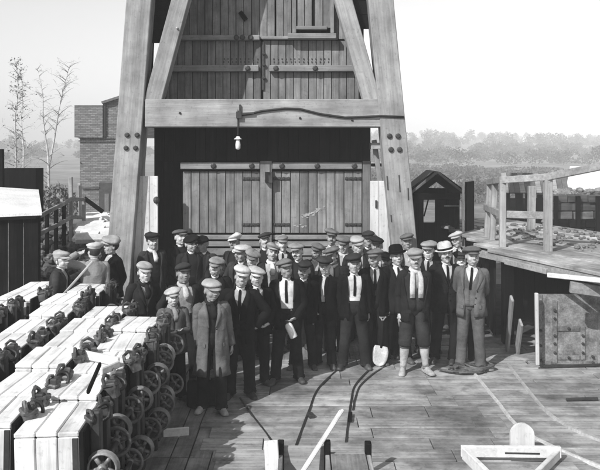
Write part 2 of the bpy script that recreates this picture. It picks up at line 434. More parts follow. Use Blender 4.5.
# small shuttered window of the upper door
wn = ob('shutter', MB().box((xd(313), YU-.05, zd(8)), (xd(333)-xd(294), .06, 1.1)).mesh('shutter', M['dark_z']), hf)
planks(wn, xd(297), xd(312), zd(29), zd(8)+.6, YU-.11, .14, M['door_z']); planks(wn, xd(314.5), xd(331), zd(29), zd(8)+.6, YU-.11, .14, M['door_z'])
ledge(wn, 288, 336, 37.5, .11, .22); ledge(wn, 296, 327, 29, .07, .17)
for px in (294.5, 332): board('window_frame', (xd(px), YU-.09, zd(8)+.05), (.07, .16, 1.15), M['door_z'], wn)
beam('wooden_stop', P(240, 12, YU-.1), P(246, 20, YU-.1), .09, .08, M['dark_z'], hf)

xd = lambda px, Y=YD: (px-300)/F*Y
zd = lambda py, Y=YD: H-(py-HZ)/F*Y
# boarding round the lower doors, its black colour standing in for shade
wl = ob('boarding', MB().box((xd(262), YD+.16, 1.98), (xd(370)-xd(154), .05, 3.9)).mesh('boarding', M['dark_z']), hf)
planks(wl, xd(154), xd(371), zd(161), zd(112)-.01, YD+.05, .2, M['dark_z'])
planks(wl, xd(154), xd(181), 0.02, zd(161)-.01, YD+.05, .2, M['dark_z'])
# unseen roof boards added between door plane and rear legs to keep the inside dark
for k in range(4): board('shade_roof_board', (xd(262), 15.1+k*1.0, 3.95), (3.9, .98, .05), M['dark_x'], wl)
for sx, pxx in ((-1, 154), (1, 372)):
    board('shade_side_board', (xd(pxx), 16.5, 1.98 if sx < 0 else 1.2), (.05, 3.5, 3.8 if sx < 0 else 2.3), M['dark_z'], hf)  # side boards added to close the headframe and darken its inside
    board('shade_side_board', (xd(160 if sx < 0 else 362), 16.5, 6.0), (.05, 3.5, 4.0), M['dark_z'], hf)
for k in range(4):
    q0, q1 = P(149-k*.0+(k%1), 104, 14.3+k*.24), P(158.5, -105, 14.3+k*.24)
    beam('shade_cheek_board', q0, q1, .05, .236, M['dark_z'], hf, (0, 1, 0))  # boards added behind the left leg to throw shade on the upper doors
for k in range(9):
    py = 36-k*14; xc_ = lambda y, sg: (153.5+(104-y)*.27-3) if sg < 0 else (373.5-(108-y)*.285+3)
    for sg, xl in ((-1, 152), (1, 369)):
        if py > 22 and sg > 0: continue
        beam('shade_infill_board', P(xl+sg*(-1)*0-(4 if sg < 0 else -4), py, 14.16), P(xc_(py, sg), py, 14.16), .05, .2595, M['dark_x'], hf, (0, 0, 1))  # black boards added between leg and brace to deepen the shade there
# door posts and leaves
for a, b in ((260.5, 272), (362.5, 370.5)):
    board('door_post', (xd((a+b)/2), YD-.02, (zd(161)+.02)/2), (xd(b)-xd(a), .12, zd(161)-.02), M['door_z'], hf)
def leaf(x0, x1, straps):
    d = ob('door_leaf', MB().box((xd((x0+x1)/2), YD+.08, zd(203)), (xd(x1)-xd(x0), .04, 1.4)).mesh('door_leaf', M['dark_z']), hf)
    planks(d, xd(x0), xd(x1), zd(233), zd(171.5), YD+.02, .165, M['door_z'])
    for a, b in straps:
        for py in (178.5, 224.5):
            m = MB().bar((xd(a), YD-.005, zd(py)), (xd(b), YD-.005, zd(py)), .03, .045, (0, 0, 1))
            for k in range(4): m.ell((xd(a)+(xd(b)-xd(a))*(.1+.27*k), YD-.012, zd(py)), (.032, .02, .035), 6, 4)
            m.build('hinge', M['iron'], d)
    return d
dl = leaf(182.5, 260, ((242, 259.5),)); dr = leaf(272.5, 362, ((273, 290), (345, 361.5)))
ledge(hf, 181, 260, 165.8, .13, .09, YD, bolts=(214, 252)); ledge(hf, 272.5, 362, 165.8, .13, .09, YD, bolts=(282, 317, 354))
bx = MB().box((xd(269), YD-.13, zd(177)), (.14, .12, .2)); bx.build('latch', M['iron'], hf)
low = ob('lower_boarding', MB().box((xd(272), YD+.08, .85), (xd(362)-xd(182), .04, 1.64)).mesh('lower_boarding', M['dark_z']), hf)
for k, (z0, z1) in enumerate(((zd(240), zd(234.5)), (zd(247), zd(241)), (zd(256), zd(248)))):
    for a, b in ((182.5, 260), (272.5, 362)):
        board('plank', (xd((a+b)/2), YD+.02, (z0+z1)/2), (xd(b)-xd(a), .05, z1-z0-.02), M['door_x'], low)
planks(low, xd(182.5), xd(260), .02, zd(257), YD+.02, .2, M['door_z']); planks(low, xd(272.5), xd(362), .02, zd(257), YD+.02, .2, M['door_z'])
m = MB()     # chalky scuffs
for k in range(70):
    t_ = random.gauss(0, .5); cx0, cz0, L_, sl_ = random.choice(((316, 211, 7, -.45), (316, 211, 7, -.45), (306, 215, 5, -.2), (300, 226, 8, .0)))
    px, py = cx0+L_*t_, cz0+L_*t_*sl_+random.gauss(0, 1.0); rx_ = random.uniform(.006, .024); n = 7
    m.add([(xd(px)+rx_*1.5*math.cos(2*math.pi*q/n)*random.uniform(.6, 1.2), YD-.004-.00004*k, zd(py)+rx_*.6*math.sin(2*math.pi*q/n)*random.uniform(.6, 1.2)) for q in range(n)], [tuple(range(n))])
tag(m.build('chalk_mark', M['chalk'], dr), kind='stuff')
# whitewashed boards between the legs and the door
for a, b, py, nm in ((134, 158, 176, 0), (370, 397, 181, 1)):
    Yp = YF-.02 if nm == 0 else YF+.12
    q = ob('whitewashed_panel', MB().box((xd((a+b)/2, Yp), Yp+.06, (zd(py, Yp)+.04)/2), (xd(b, Yp)-xd(a, Yp)-.02, .03, zd(py, Yp)-.06)).mesh('whitewashed_panel', M['white_z']), hf)
    planks(q, xd(a, Yp), xd(b, Yp), .02, zd(py, Yp), Yp, .16, M['white_z'], .006)
    if nm:
        MB().box((xd(376, Yp), Yp-.03, zd(204, Yp)), (.035, .03, .14)).build('latch', M['iron'], q)
    else:
        MB().ell((xd(157, Yp), Yp-.06, zd(200, Yp)), (.06, .06, .07), 8, 6).build('knob', M['iron'], q)
board('bracket', P(377, 146, YF+.3), (.25, .3, .12), M['timber_x'], hf); beam('strut', P(374, 140, YF+.4), P(380, 182, YF+.4), .09, .12, M['timber'], hf); beam('strut', P(371, 165, YF+.4), P(384, 165, YF+.4), .06, .06, M['dark_z'], hf)

# ------------------------------------------------------------------ pit tubs standing on end, packed in columns
TL, TD, TW = 1.15, .50, .70
_t = {}
def tub_meshes():
    def bb(key, d, mat, bev=.008):
        bm = bmesh.new(); bmesh.ops.create_cube(bm, size=1)
        for v in bm.verts: v.co = Vector((v.co.x*d[0], v.co.y*d[1], v.co.z*d[2]))
        bmesh.ops.bevel(bm, geom=bm.edges[:], offset=bev, segments=1, affect='EDGES')
        me = bpy.data.meshes.new(key); bm.to_mesh(me); bm.free(); me.materials.append(mat); _t[key] = me
    bb('side_plank', (TD/3-.008, .035, TL-.09), M['tub_z'])
    bb('end_plank', (TD/3-.006, TW-.002, .04), M['tub_y'])
    bb('bottom', (.04, TW, TL), M['dark_z'])
    bb('sole_bar', (.085, .10, TL+.12), M['iron'], .012)
    bb('iron_strap', (.045, .012, TL-.1), M['iron'], .003)
    m = MB(); m.tube([(0, -.34, 0), (0, .34, 0)], .022, 8); _t['axle'] = m.mesh('axle', M['iron'], True)
    m = MB(); n = 22; ro = .118                       # spoked cast wheel
    prof = [(ro-.014, -.022), (ro, -.024), (ro, .018), (ro+.016, .021), (ro+.016, .029), (ro-.014, .028)]
    rings = [[(r*math.cos(2*math.pi*k/n), yy, r*math.sin(2*math.pi*k/n)) for (r, yy) in prof] for k in range(n+1)]
    m.loft(rings, True, False, False)
    for k in range(5):
        a = 2*math.pi*k/5+.3
        m.bar((.03*math.cos(a), 0, .03*math.sin(a)), (.10*math.cos(a), 0, .10*math.sin(a)), .03, .022)
    m.tube([(0, -.045, 0), (0, .045, 0)], .036, 12); _t['wheel'] = m.mesh('wheel', M['wheel'], True)
    m = MB(); m.loft([[(x_*w_, y_*w_, z_) for x_, y_ in ((-.05, -.038), (-.038, -.052), (.045, -.052), (.058, -.036), (.058, .036), (.045, .052), (-.038, .052), (-.05, .038))] for z_, w_ in ((-.09, 1), (.0, 1.0), (.012, 1.22), (.03, 1.22), (.038, 1.05))])
    m.tube([(-.03, -.055, .03), (-.035, -.05, .075), (-.03, 0, .10), (-.02, .05, .075), (-.015, .055, .03)], [.016, .016, .018, .016, .016], 6)
    m.box((.03, .0, .055), (.04, .03, .05)); m.tube([(.05, -.07, .0), (.06, 0, .012), (.05, .07, .0)], [.014, .018, .014], 6)
    _t['buffer'] = m.mesh('buffer', M['buffer'], False)
    m = MB()
    pts = [(.06*math.cos(a), .02*math.sin(a*2), .075*math.sin(a)) for a in np.linspace(0, 2*math.pi, 15)]
    m.tube(pts, .016, 6, False); _t['coupling_ring'] = m.mesh('coupling_ring', M['steel_dark'], True)
tub_meshes()
def tub(x, y, jx, label):
    t = empty('pit_tub', (x, y, random.uniform(-.02, .03)), jx, label, 'pit tub', 'pit tubs standing on end in packed rows')
    t.rotation_euler = (random.uniform(-.015, .015), random.uniform(-.03, .03), jx)
    for i in range(3):
        for s in (-1, 1): ob('side_plank', _t['side_plank'], t, (-TD+TD/6+i*TD/3, s*(TW/2-.018), TL/2))
        for z in (.022, TL-.022): ob('end_plank', _t['end_plank'], t, (-TD+TD/6+i*TD/3, 0, z+(random.uniform(-.004, .004))))
    ob('bottom', _t['bottom'], t, (.021, 0, TL/2))
    for s in (-1, 1):
        ob('sole_bar', _t['sole_bar'], t, (.085, s*.14, TL/2+.03))
        b = ob('buffer', _t['buffer'], t, (.075+random.uniform(-.02, .02), s*.15+random.uniform(-.02, .02), TL+.02), (random.uniform(-.3, .3), random.uniform(-.3, .3), random.uniform(-.9, .9))); b.scale = [random.uniform(.8, 1.15)]*3
        ob('iron_strap', _t['iron_strap'], t, (-.03, s*(TW/2+.004), TL/2))
    ob('coupling_ring', _t['coupling_ring'], t, (.10, random.uniform(-.05, .05), TL+.02), (random.uniform(-.7, .7), random.uniform(-.5, .5), random.uniform(0, 3)))
    for z in (.34, .83):
        ob('axle', _t['axle'], t, (.165, 0, z))
        for s in (-1, 1): ob('wheel', _t['wheel'], t, (.155, s*.27, z), (0, random.uniform(0, 3), 0 if s < 0 else math.pi))
    return t
ords = ['nearest the camera', 'second from the camera', 'third from the camera', 'fourth from the camera', 'fifth from the camera', 'sixth from the camera', 'seventh from the camera', 'farthest from the camera']
for ci, (xr, n, y0, nm) in enumerate(((-1.73, 5, 5.86, 'rightmost row beside the bare floor'), (-2.33, 6, 5.95, 'second row from the right'), (-3.08, 8, 6.0, 'third row from the right'), (-3.93, 8, 6.3, 'leftmost row below the black shed'))):
    for k in range(n):
        yy = y0+k*.775+TW/2
        if (xr-.5)/yy*F+300 > -60 or True:
            if (xr+.2)/yy*F+300 < -8: continue
            tub(xr+random.uniform(-.05, .05), yy+random.uniform(-.015, .015), random.uniform(-.07, .07), 'upended wooden tub, %s in the %s' % (ords[k] if k < n-1 else ords[7], nm))
def loose(a, b, wx, wy, mat, label, cat='plank', name='loose_plank', up=(0, 0, 1)):
    return tag(beam(name, a, b, wx, wy, mat, None, up), label, cat)
zt_ = TL+.035
loose(G(72, 352, zt_+.02), G(119, 362, zt_+.02), .035, .09, M['white_x'], 'narrow pale board lying level across the tops of the right-hand tubs')
loose(G(100, 364, zt_+.06), G(88, 392, zt_+.05), .03, .04, M['dark_z'], 'thin dark stick lying across the pale tub tops', 'stick', 'stick')
loose(G(119, 364, zt_+.07), G(101, 372, zt_+.07), .03, .07, M['white_x'], 'short pale board end resting against the buffer of a tub')
loose(G(163, 434, .02), G(189, 432, .02), .03, .12, M['white_x'], 'short whitewashed board lying alone on the shaded floor by the tub wheels')
loose(P(61, 297, 11.75), P(93, 261, 11.95), .035, .035, M['rail_post'], 'slender pole leaning up beside the seated-looking man at the far left', 'pole', 'pole')

# ------------------------------------------------------------------ left background: shed, fence, timber, building
x1 = xd(38, 12.9)
sh = empty('shed', (x1, 12.9, 0), R(20), 'black tarred shed with a white sloping roof at the left edge', 'shed')
for i in range(9): board('wall_board', (-.11-i*.24, 0, .98), (.232, .05, 2.3), M['dark_z'], sh)
for i in range(10): board('wall_board', (.02, .15+i*.24, 1.0), (.05, .232, 2.36), M['dark_z'], sh)
m = MB(); m.add([(.06, -.12, 2.20), (-2.5, -.12, 2.16), (-2.5, 2.8, 2.66), (.06, 2.8, 2.44), (.06, -.12, 2.25), (-2.5, -.12, 2.21), (-2.5, 2.8, 2.71), (.06, 2.8, 2.49)],
    [(3, 2, 1, 0), (4, 5, 6, 7), (0, 1, 5, 4), (1, 2, 6, 5), (2, 3, 7, 6), (3, 0, 4, 7)]); m.build('roof', M['canvas'], sh)
tag(board('low_hut_wall', P(22, 195, 17), (.8, .5, 1.2), M['dark_z']), 'small black block of a hut behind the white shed roof', 'hut'); bpy.data.objects['low_hut_wall'].name = 'small_hut'
tag(beam('post', P(1.5, 205, 16), P(1, 149, 16), .1, .1, M['dark_z']), 'dark upright post at the left edge behind the shed roof', 'post')
fn = empty('fence', (0, 0, 0), 0, 'timber handrail fence with two rails climbing beside the gangway', 'fence')
fp = [(38.5, 217, 16.2), (47, 212, 16.6), (56, 207.5, 17), (64, 203.5, 17.4), (71, 199, 17.8), (84, 199.5, 18.2)]
for a, b, Y in fp: beam('post', P(a, b+42, Y), P(a, b-1.5, Y), .075, .08, M['dark_z'] if a < 71 else M['rail_post'], fn)
for a, b in zip(fp[:-1], fp[1:]):
    for dz in (0, 18): beam('rail', P(a[0], a[1]+dz, a[2]-.06), P(b[0], b[1]+dz, b[2]-.06), .05, .09, M['rail_bar'], fn, (0, 0, 1))
beam('rail', P(84, 198, 18.2), P(103, 212, 18.2), .05, .1, M['dark_z'], fn, (0, 0, 1))
tag(beam('post', P(71.5, 230, 18.6), P(70.5, 177, 18.6), .09, .09, M['rail_post']), 'taller of two grey poles standing at the fence corner', 'post')
tag(beam('post', P(81, 225, 18.9), P(79.5, 183, 18.9), .08, .08, M['rail_post']), 'shorter of two grey poles standing at the fence corner', 'post')
# gangway: rubble bank with a stack of pale timber on it
bank = MB()
for i in range(420):
    px = random.uniform(38, 114); Y = random.uniform(13.4, 19.5); t = (Y-13.4)/6
    zc = .3+1.15*t*t+random.uniform(-.1, .1)-(.4 if px < 46 else 0)*(1-t)
    s = random.uniform(.05, .16); q = Vector((xd(px, Y), Y, zc))
    bank.ell(q, (s*random.uniform(.7, 1.6), s, s*random.uniform(.5, 1)), 6, 4, Matrix.Rotation(random.uniform(0, 3), 3, 'Z') @ Matrix.Rotation(random.uniform(-.6, .6), 3, 'X'))
n0 = 9
bv = [(xd(34+i*10, 13.2+j*1.1), 13.2+j*1.1, (.15 if 0 < i < 8 else -.2)+1.15*min(1, j/5.5)**2*(1 if i > 0 else .6)) for j in range(7) for i in range(n0)]
bank.add(bv, [(j*n0+i, j*n0+i+1, (j+1)*n0+i+1, (j+1)*n0+i) for j in range(6) for i in range(n0-1)])
tag(bank.build('rubble_bank', M['coal']), 'dark bank of coal rubble rising behind the men at the left', 'rubble', kind='stuff')
for k in range(11):
    a = random.uniform(68, 80)+k*.6; b = min(112, a+random.uniform(24, 36)); Y = 15.9+k*.34; py = 240-k*2.45
    tag(beam('sawn_timber', P(a, py+random.uniform(-1, 1), Y), P(b, py-1.5+random.uniform(-1, 1), Y+random.uniform(-.1, .3)), .10, .26, M['white_x'], None, (0, 1, .35)),
        'pale sawn timber on the rubble bank, %s' % ('lowest, nearest the men' if k == 0 else 'topmost, farthest from the men' if k == 10 else ('second', 'third', 'fourth', 'fifth', 'sixth', 'seventh', 'eighth', 'ninth', 'tenth')[k-1]+' up from the men'), 'timber', 'pale timbers stacked on the bank')
bb = empty('brick_building', (0, 0, 0), 0, 'small old brick building with a lean-to top, left of the headframe', 'building')
YB = 36.0
X = lambda px: xd(px, YB); Z = lambda py: zd(py, YB)
m = MB(); m.box((X(104), YB+2, (Z(138)-1.3)/2), (X(128)-X(80), 4, Z(138)+1.3)); wl2 = m.build('wall', M['brick'], bb)
m = MB(); m.box(((X(76)+X(104))/2, YB+1.8, (Z(137.5)+Z(107.5))/2), (X(104)-X(76), 4.1, Z(107.5)-Z(137.5)))
m.add([(X(104), YB-.02, Z(137)), (X(140), YB-.02, Z(137)), (X(140), YB-.02, Z(92)), (X(104), YB-.02, Z(103)), (X(104), YB+4, Z(137)), (X(140), YB+4, Z(137)), (X(140), YB+4, Z(92)), (X(104), YB+4, Z(103))],
      [(0, 1, 2, 3), (7, 6, 5, 4), (0, 4, 5, 1), (1, 5, 6, 2), (2, 6, 7, 3), (3, 7, 4, 0)])
m.build('upper_wall', M['brick'], bb)
beam('gutter_pipe', (X(105), YB-.1, Z(137)), (X(105), YB-.1, Z(103)), .12, .12, M['iron'], bb)
beam('roof_edge', (X(76), YB-.1, Z(106.5)), (X(104), YB-.1, Z(106.5)), .3, .1, M['slate'], bb, (0, 0, 1)); beam('roof_edge', (X(103), YB-.12, Z(103)), (X(128), YB-.12, Z(95)), .3, .12, M['slate'], bb, (0, 0, 1))
for zb in (Z(141), Z(138)): beam('string_course', (X(79), YB-.04, zb), (X(128), YB-.04, zb), .1, .06, M['brick'], bb, (0, 0, 1))
d_ = board('doorway', (X(106), YB-.03, Z(205)), (X(113)-X(99.5), .08, Z(183)-Z(228)), M['iron'], bb)
board('door', (0.06, -.06, -.06), (.2, .03, 1.2), M['render'], d_)
beam('pipe', (X(82), YB-.1, Z(188)), (X(100), YB-.1, Z(187.5)), .06, .06, M['iron'], bb, (0, 0, 1))

# birches at the left, thin crowns
def birch(px, Y, top, rad, lean, label, base=215, dens=1.0, fork=0, branches=26):
    b0 = P(px, base, Y); b0.z = th(b0.x, Y); hgt = P(px, top, Y).z-b0.z
    t = empty('birch_tree', b0, 0, label, 'tree', 'birch trees at the left')
    tr = MB(); br = MB(); lv = []; lf = []; o = 0
    pts = [Vector((lean*hgt*(i/10)**1.4+.06*math.sin(i*1.7), .05*math.cos(i*2.1), hgt*i/10)) for i in range(11)]
    tr.tube(pts, [rad*(1-.088*i) for i in range(11)], 8)
    stems = [pts]
    if fork:
        f0 = pts[4]; q = [f0+Vector((fork*hgt*.55*(i/8), .1*math.sin(i), hgt*.62*(i/8)**.9)) for i in range(9)]
        tr.tube(q, [rad*.55*(1-.1*i) for i in range(9)], 7); stems.append(q)
    tr.build('trunk', M['bark'], t, True)
    for i in range(branches):
        st = random.choice(stems); kf = random.uniform(2.6, len(st)-1.05); k = int(kf); p = st[k].lerp(st[k+1], kf-k); a = random.uniform(0, 6.28); L = hgt*random.uniform(.05, .2)*(1.2-k/11)
        d = Vector((math.cos(a), math.sin(a)*.9, random.uniform(.5, 1.2))).normalized()
        e = [p+d*L*s+Vector((0, 0, -.25*L*s*s)) for s in (0, .35, .7, 1)]
        br.tube(e, [rad*.22, rad*.16, rad*.1, rad*.05], 5)
        for j in range(4):
            s = random.uniform(.3, 1); p2 = p+d*L*s; d2 = Vector((random.uniform(-1, 1), random.uniform(-1, 1), random.uniform(-.5, .6))).normalized()
            br.tube([p2, p2+d2*L*.25, p2+d2*L*.42+Vector((0, 0, -.12*L))], [rad*.06, rad*.04, rad*.02], 4)
            v, f = leaf_cards(int(5*dens), p2+d2*L*.3, (L*.25, L*.25, L*.22), .045); lv.append(v); lf.append(f+o); o += len(v)
    tag(br.build('branches', M['twig'], t, True), kind='stuff')
    ob('crown', mesh('crown', np.concatenate(lv), np.concatenate(lf), M['leaf']), t)
birch(14, 34, 62, .085, .02, 'thin birch nearest the left edge of the photograph', dens=.3, branches=60)
birch(52, 38, 68, .095, -.08, 'pale forked birch between the shed roof and the brick building', fork=.22, dens=.12, branches=64)
birch(24, 44, 70, .08, -.02, 'slim birch standing between the other two birches', dens=.25, branches=50)
def bush(c, r, n, size, label, name='bush'):
    v, f = leaf_cards(n, c, r, size); st = MB()
    t = empty(name, (0, 0, 0), 0, label, 'bush')
    ob('crown', mesh('crown', v, f, M['leaf']), t)
    for k in range(7): st.tube([(c[0]+random.uniform(-.2, .2), c[1], th(c[0], c[1])), (c[0]+random.uniform(-.6, .6)*r[0], c[1]+random.uniform(-.5, .5)*r[1], c[2]+r[2]*.3)], [.04, .015], 5)
    tag(st.build('stems', M['twig'], t), kind='stuff')
b_ = P(56, 200, 26); bush((b_.x, 26, b_.z-.2), (.75, .8, .75), 1500, .06, 'rounded pale bush behind the timber fence')
b_ = P(30, 205, 30); bush((b_.x, 30, b_.z-.4), (1.2, 1, .7), 1500, .07, 'wide low bush behind the white shed roof')

# ------------------------------------------------------------------ right background: hut, sheds, platform
ht = empty('hut', (0, 0, 0), 0, 'small black gabled hut with open front, right of the headframe', 'hut')
YH = 16.6; xa, xb = xd(413, YH), xd(460, YH); ze, zp = zd(191, YH), zd(172, YH); xc = (xa+xb)/2
for xx in (xa+.03, xb-.03):
    for k in range(5): board('wall_board', (xx, YH+.12+k*.24, ze/2), (.05, .232, ze), M['dark_z'], ht)
for k, px in enumerate((415, 420)): board('wall_board', (xd(px, YH)+.02, YH+.0, ze/2-.02), (.11, .05, ze-.1), M['dark_z'], ht)
board('lintel', (xc, YH, zd(196.5, YH)), (xb-xa, .06, .14), M['dark_x'], ht)
for s in (-1, 1):
    beam('gable_board', (xc, YH+.01, zp-.08), (xc+s*(xb-xa)*.5, YH+.01, ze-.04), .06, .22, M['dark_x'], ht, (0, 0, 1))
    beam('roof', (xc-s*.0, YH+.55, zp), (xc+s*(xb-xa)*.57, YH+.55, ze-.05), 1.35, .05, M['slate'], ht, (0, 0, 1))
    board('wall_board', (xc+s*.34, YH+1.25, ze/2), (.3, .05, ze), M['dark_z'], ht)
board('wall_board', (xc, YH+1.25, .9), (.4, .05, 1.4), M['dark_z'], ht); board('wall_board', (xc, YH+1.25, ze-.12), (.4, .05, .25), M['dark_z'], ht)
board('window_bar', (xc, YH+1.22, zd(208, YH)), (.03, .04, .6), M['dark_z'], ht, (0, .25, 0))
beam('cross_bar', P(444, 206, YH), P(459, 206, YH), .03, .03, M['rail_bar'], ht)
dr2 = board('open_door', (xd(467, YH), YH-.25, zd(212, YH)), (.05, .55, zd(183, YH)-zd(245, YH)), M['dark_z'], ht, (0, 0, -.5))
board('door_edge', P(463, 214, YH-.55), (.05, .05, 1.35), M['white_z'], ht)
# long open shed with a pale roof edge
ls = empty('long_shed', (0, 0, 0), 0, 'low open-sided shed with a striped dark roof beyond the platform rail', 'shed')
YS = 26.0
for i in range(12): 
    a = 505+i*5.4; board('roof_panel', P(a, 183, YS), (.175, .05, .78), M['slate'] if i % 3 else M['rail_bar'], ls, (R(-32), 0, R(random.uniform(-1, 1))))
for px in (506, 519, 529, 548, 566): beam('post', P(px, 250, YS+.2), P(px, 190, YS+.2), .22, .2, M['dark_z'], ls)
board('back_wall', P(536, 216, YS+1.6), (2.3, .06, 1.3), M['dark_x'], ls); board('back_wall', P(536, 192, YS+1.6), (2.3, .06, .12), M['dark_x'], ls)
for px in (518, 530, 540): board('back_wall', P(px, 199, YS+1.62), (.2, .06, .35), M['dark_z'], ls)
wr = empty('white_shed', (0, 0, 0), 0, 'shed with a bright white roof at the right edge beyond the rail', 'shed')
YW = 34.0
m = MB(); a, b, c, d = P(566, 189, YW), P(640, 189, YW), P(640, 166, YW+2), P(570, 166, YW+2)
m.add([a, b, c, d]+[q+Vector((0, 0, -.1)) for q in (a, b, c, d)], [(0, 1, 2, 3), (7, 6, 5, 4), (0, 4, 5, 1), (1, 5, 6, 2), (2, 6, 7, 3), (3, 7, 4, 0)]); m.build('roof', M['canvas'], wr)
for k in range(5): board('wall_panel', P(574+k*14, 197, YW+.3), (.5, .08, .9), M['render'] if k % 2 else M['iron'], wr)
# timber wall with coal heaped behind it
tw = empty('timber_wall', (0, 0, 0), 0, 'rough wall of stacked old sleepers beyond the platform at the right edge', 'wall')
YT = 19.5
for j in range(5):
    px = 548-j*.3
    while px < 640:
        wd = random.uniform(14, 26)
        board('sleeper', P(px+wd/2, 232-j*8.4, YT+random.uniform(-.05, .05)), (round(wd/39, 1), .24, .2), M['old'] if j > 1 else M['dark_x'], tw, (random.uniform(-.05, .05), random.uniform(-.03, .03), random.uniform(-.04, .04)), .02)
        px += wd
for px in (556, 578, 598): beam('post', P(px, 245, YT-.2), P(px, 196, YT-.2), .1, .1, M['dark_z'], tw)
hp = MB()
for i in range(900):
    px = random.uniform(545, 650); Y = random.uniform(19.8, 23); s = random.uniform(.04, .13)
    hp.ell(P(px, random.uniform(190, 240), Y), (s*1.3, s, s*.8), 6, 4, Matrix.Rotation(random.uniform(0, 3), 3, 'Z'))
tag(hp.build('stone_heap', M['stone']), 'heap of pale rubble behind the sleeper wall at the right', 'rubble', kind='stuff')
# raised platform
pf = empty('platform', (0, 0, 0), 0, 'raised plank platform with timber guard rails on the right', 'platform')
E0 = Vector((3.28, 13.1, 1.58)); ev = Vector((.92, -2.4, 0)).normalized(); nv = Vector((-ev.y, ev.x, 0)); nv = nv if nv.x > 0 else -nv
ang = math.atan2(ev.y, ev.x)
for k in range(13):
    b = .15+k*.3; a0 = max(-5.2, (.10-.934*b)/.358)+random.uniform(-.1, .06); a1 = 4.2
    c = E0+nv*b+ev*((a0+a1)/2); c.z += random.uniform(-.012, .012)-.03
    board('deck_plank', c, (a1-a0, .285, .06), M['ply'], pf, (0, random.uniform(-.003, .003), ang+random.uniform(-.006, .006)), .01)
beam('edge_beam', E0+ev*-.5+nv*.08+Vector((0, 0, -.12)), E0+ev*4.2+nv*.08+Vector((0, 0, -.12)), .10, .12, M['rail_bar'], pf, (0, 0, 1))
beam('side_beam', (3.36, 13.4, 1.45), (3.7, 18, 1.45), .1, .14, M['dark_z'], pf, (0, 0, 1))
beam('ledger', P(505, 261.5, 12.5), P(547, 271.5, 11.6), .05, .09, M['rail_bar'], pf, (0, 0, 1)); beam('ledger', P(548, 275, 11.5), P(606, 281, 10.5), .05, .07, M['white_x'], pf, (0, 0, 1))
beam('bracket', P(570, 287, 11.0), P(615, 293, 10.9), .1, .16, M['rail_bar'], pf, (0, 0, 1))
for q in ((3.55, 13.0), (5.2, 12.4), (4.6, 13.4), (5.6, 11.2)): beam('support_post', (q[0], q[1], 0), (q[0], q[1], 1.5), .18, .18, M['dark_z'], pf)
for k in range(18):
    c = E0+nv*1.5+ev*(-1.5+k*.32); board('shade_skirt_board', (c.x, c.y, .76), (.31, .04, 1.5), M['dark_z'], pf, (0, 0, ang))  # boards added to stop background light and blacken the space under the deck
for k in range(8): board('shade_skirt_board', (3.45+.045*k*1.0, 13.6+k*.5, .74), (.04, .49, 1.4), M['dark_z'], pf, (0, 0, -.1))
posts = [(548, 254, 176, 12.9, .125), (502.5, 249, 180, 13.6, .11), (492, 243, 181, 14.5, .1), (486.5, 239, 183, 15.2, .1)]
for px, yb, yt, Y, wd in posts: beam('guard_post', P(px, yb, Y), P(px+(1.5 if px < 495 else 0)*2, yt, Y), wd, wd, M['rail_post'], pf)
beam('guard_post', P(531, 236, 16.3), P(532, 186, 16.3), .15, .13, M['rail_post'], pf)
tp = [P(489.5, 182, 15.2), P(503, 180, 13.6), P(548, 177, 12.9), P(615, 163.5, 12.0)]
for a, b in zip(tp[:-1], tp[1:]): beam('top_rail', a, b+(b-a)*.02, .13, .12, M['rail_bar'], pf, (0, 0, 1))
md = [P(485.5, 207, 15.2), P(502, 214.5, 13.6), P(548, 216, 12.95)]
for a, b in zip(md[:-1], md[1:]): beam('mid_rail', a+Vector((0, .08, 0)), b+(b-a)*.02+Vector((0, .08, 0)), .05, .13, M['rail_bar'], pf, (0, 0, 1))
rb = MB()
for i in range(300):
    c = E0+nv*random.uniform(1.2, 3.7)+ev*random.uniform(-3.5, 2); s = random.uniform(.012, .05)
    if c.x < 3.9: continue
    rb.ell((c.x, c.y, 1.6), (s*1.5, s, s*.7), 5, 4, Matrix.Rotation(random.uniform(0, 3), 3, 'Z'))
tag(rb.build('rubble', M['stone'], pf), kind='stuff')
# riveted iron plate door below the platform
ip = empty('iron_plate_door', (0, 0, 0), 0, 'rusty riveted iron plate door standing under the platform edge', 'iron door')
YI = 11.65; X = lambda px: xd(px, YI); Z = lambda py: zd(py, YI)
MB().box((X(585), YI, (Z(294)+.02)/2), (X(633)-X(538), .03, Z(294)-.02)).build('plate', M['rust'], ip)
def strip(a, b, c, d): return MB().box(((X(a)+X(b))/2, YI-.024, (Z(c)+Z(d))/2), (X(b)-X(a), .018, abs(Z(c)-Z(d)))).build('strip', M['rust'], ip)
for q in ((538.5, 541.5, 294, 364), (552, 556.5, 300, 362), (557, 579, 326, 330.5), (557, 579, 355, 359), (580, 584.5, 326, 359), (542, 551, 360.5, 364), (597, 602, 296, 364), (585, 596.5, 361, 364)): strip(*q)
for px, py in ((540, 330), (540, 345), (540, 360), (554, 310), (554, 318), (554, 335), (554, 343), (554, 352), (568, 328), (568, 357), (582, 335), (582, 343), (582, 352), (592, 356), (592, 362)): bolt((X(px), YI-.034, Z(py)), .022, M['iron'], ip, 'rivet', .02)
tag(beam('post', P(537.5, 365, 11.45), P(536.5, 293, 11.45), .05, .06, M['white_z']), 'slim pale post at the left edge of the iron plate door', 'post')
for k, (a, b, zt2, wd, lab) in enumerate((((507, 350), (512, 298), 1.0, .13, 'grey broken board leaning steeply in the dark space under the platform'), ((517, 352), (521, 322), .58, .16, 'short wide grey board leaning back under the platform'))):
    p = G(*a); q = P(b[0], b[1], F*(H-zt2)/(b[1]-HZ)); loose(p, q, .04, wd, M['rail_post'], lab, 'plank', 'broken_board', (0, 1, 0))
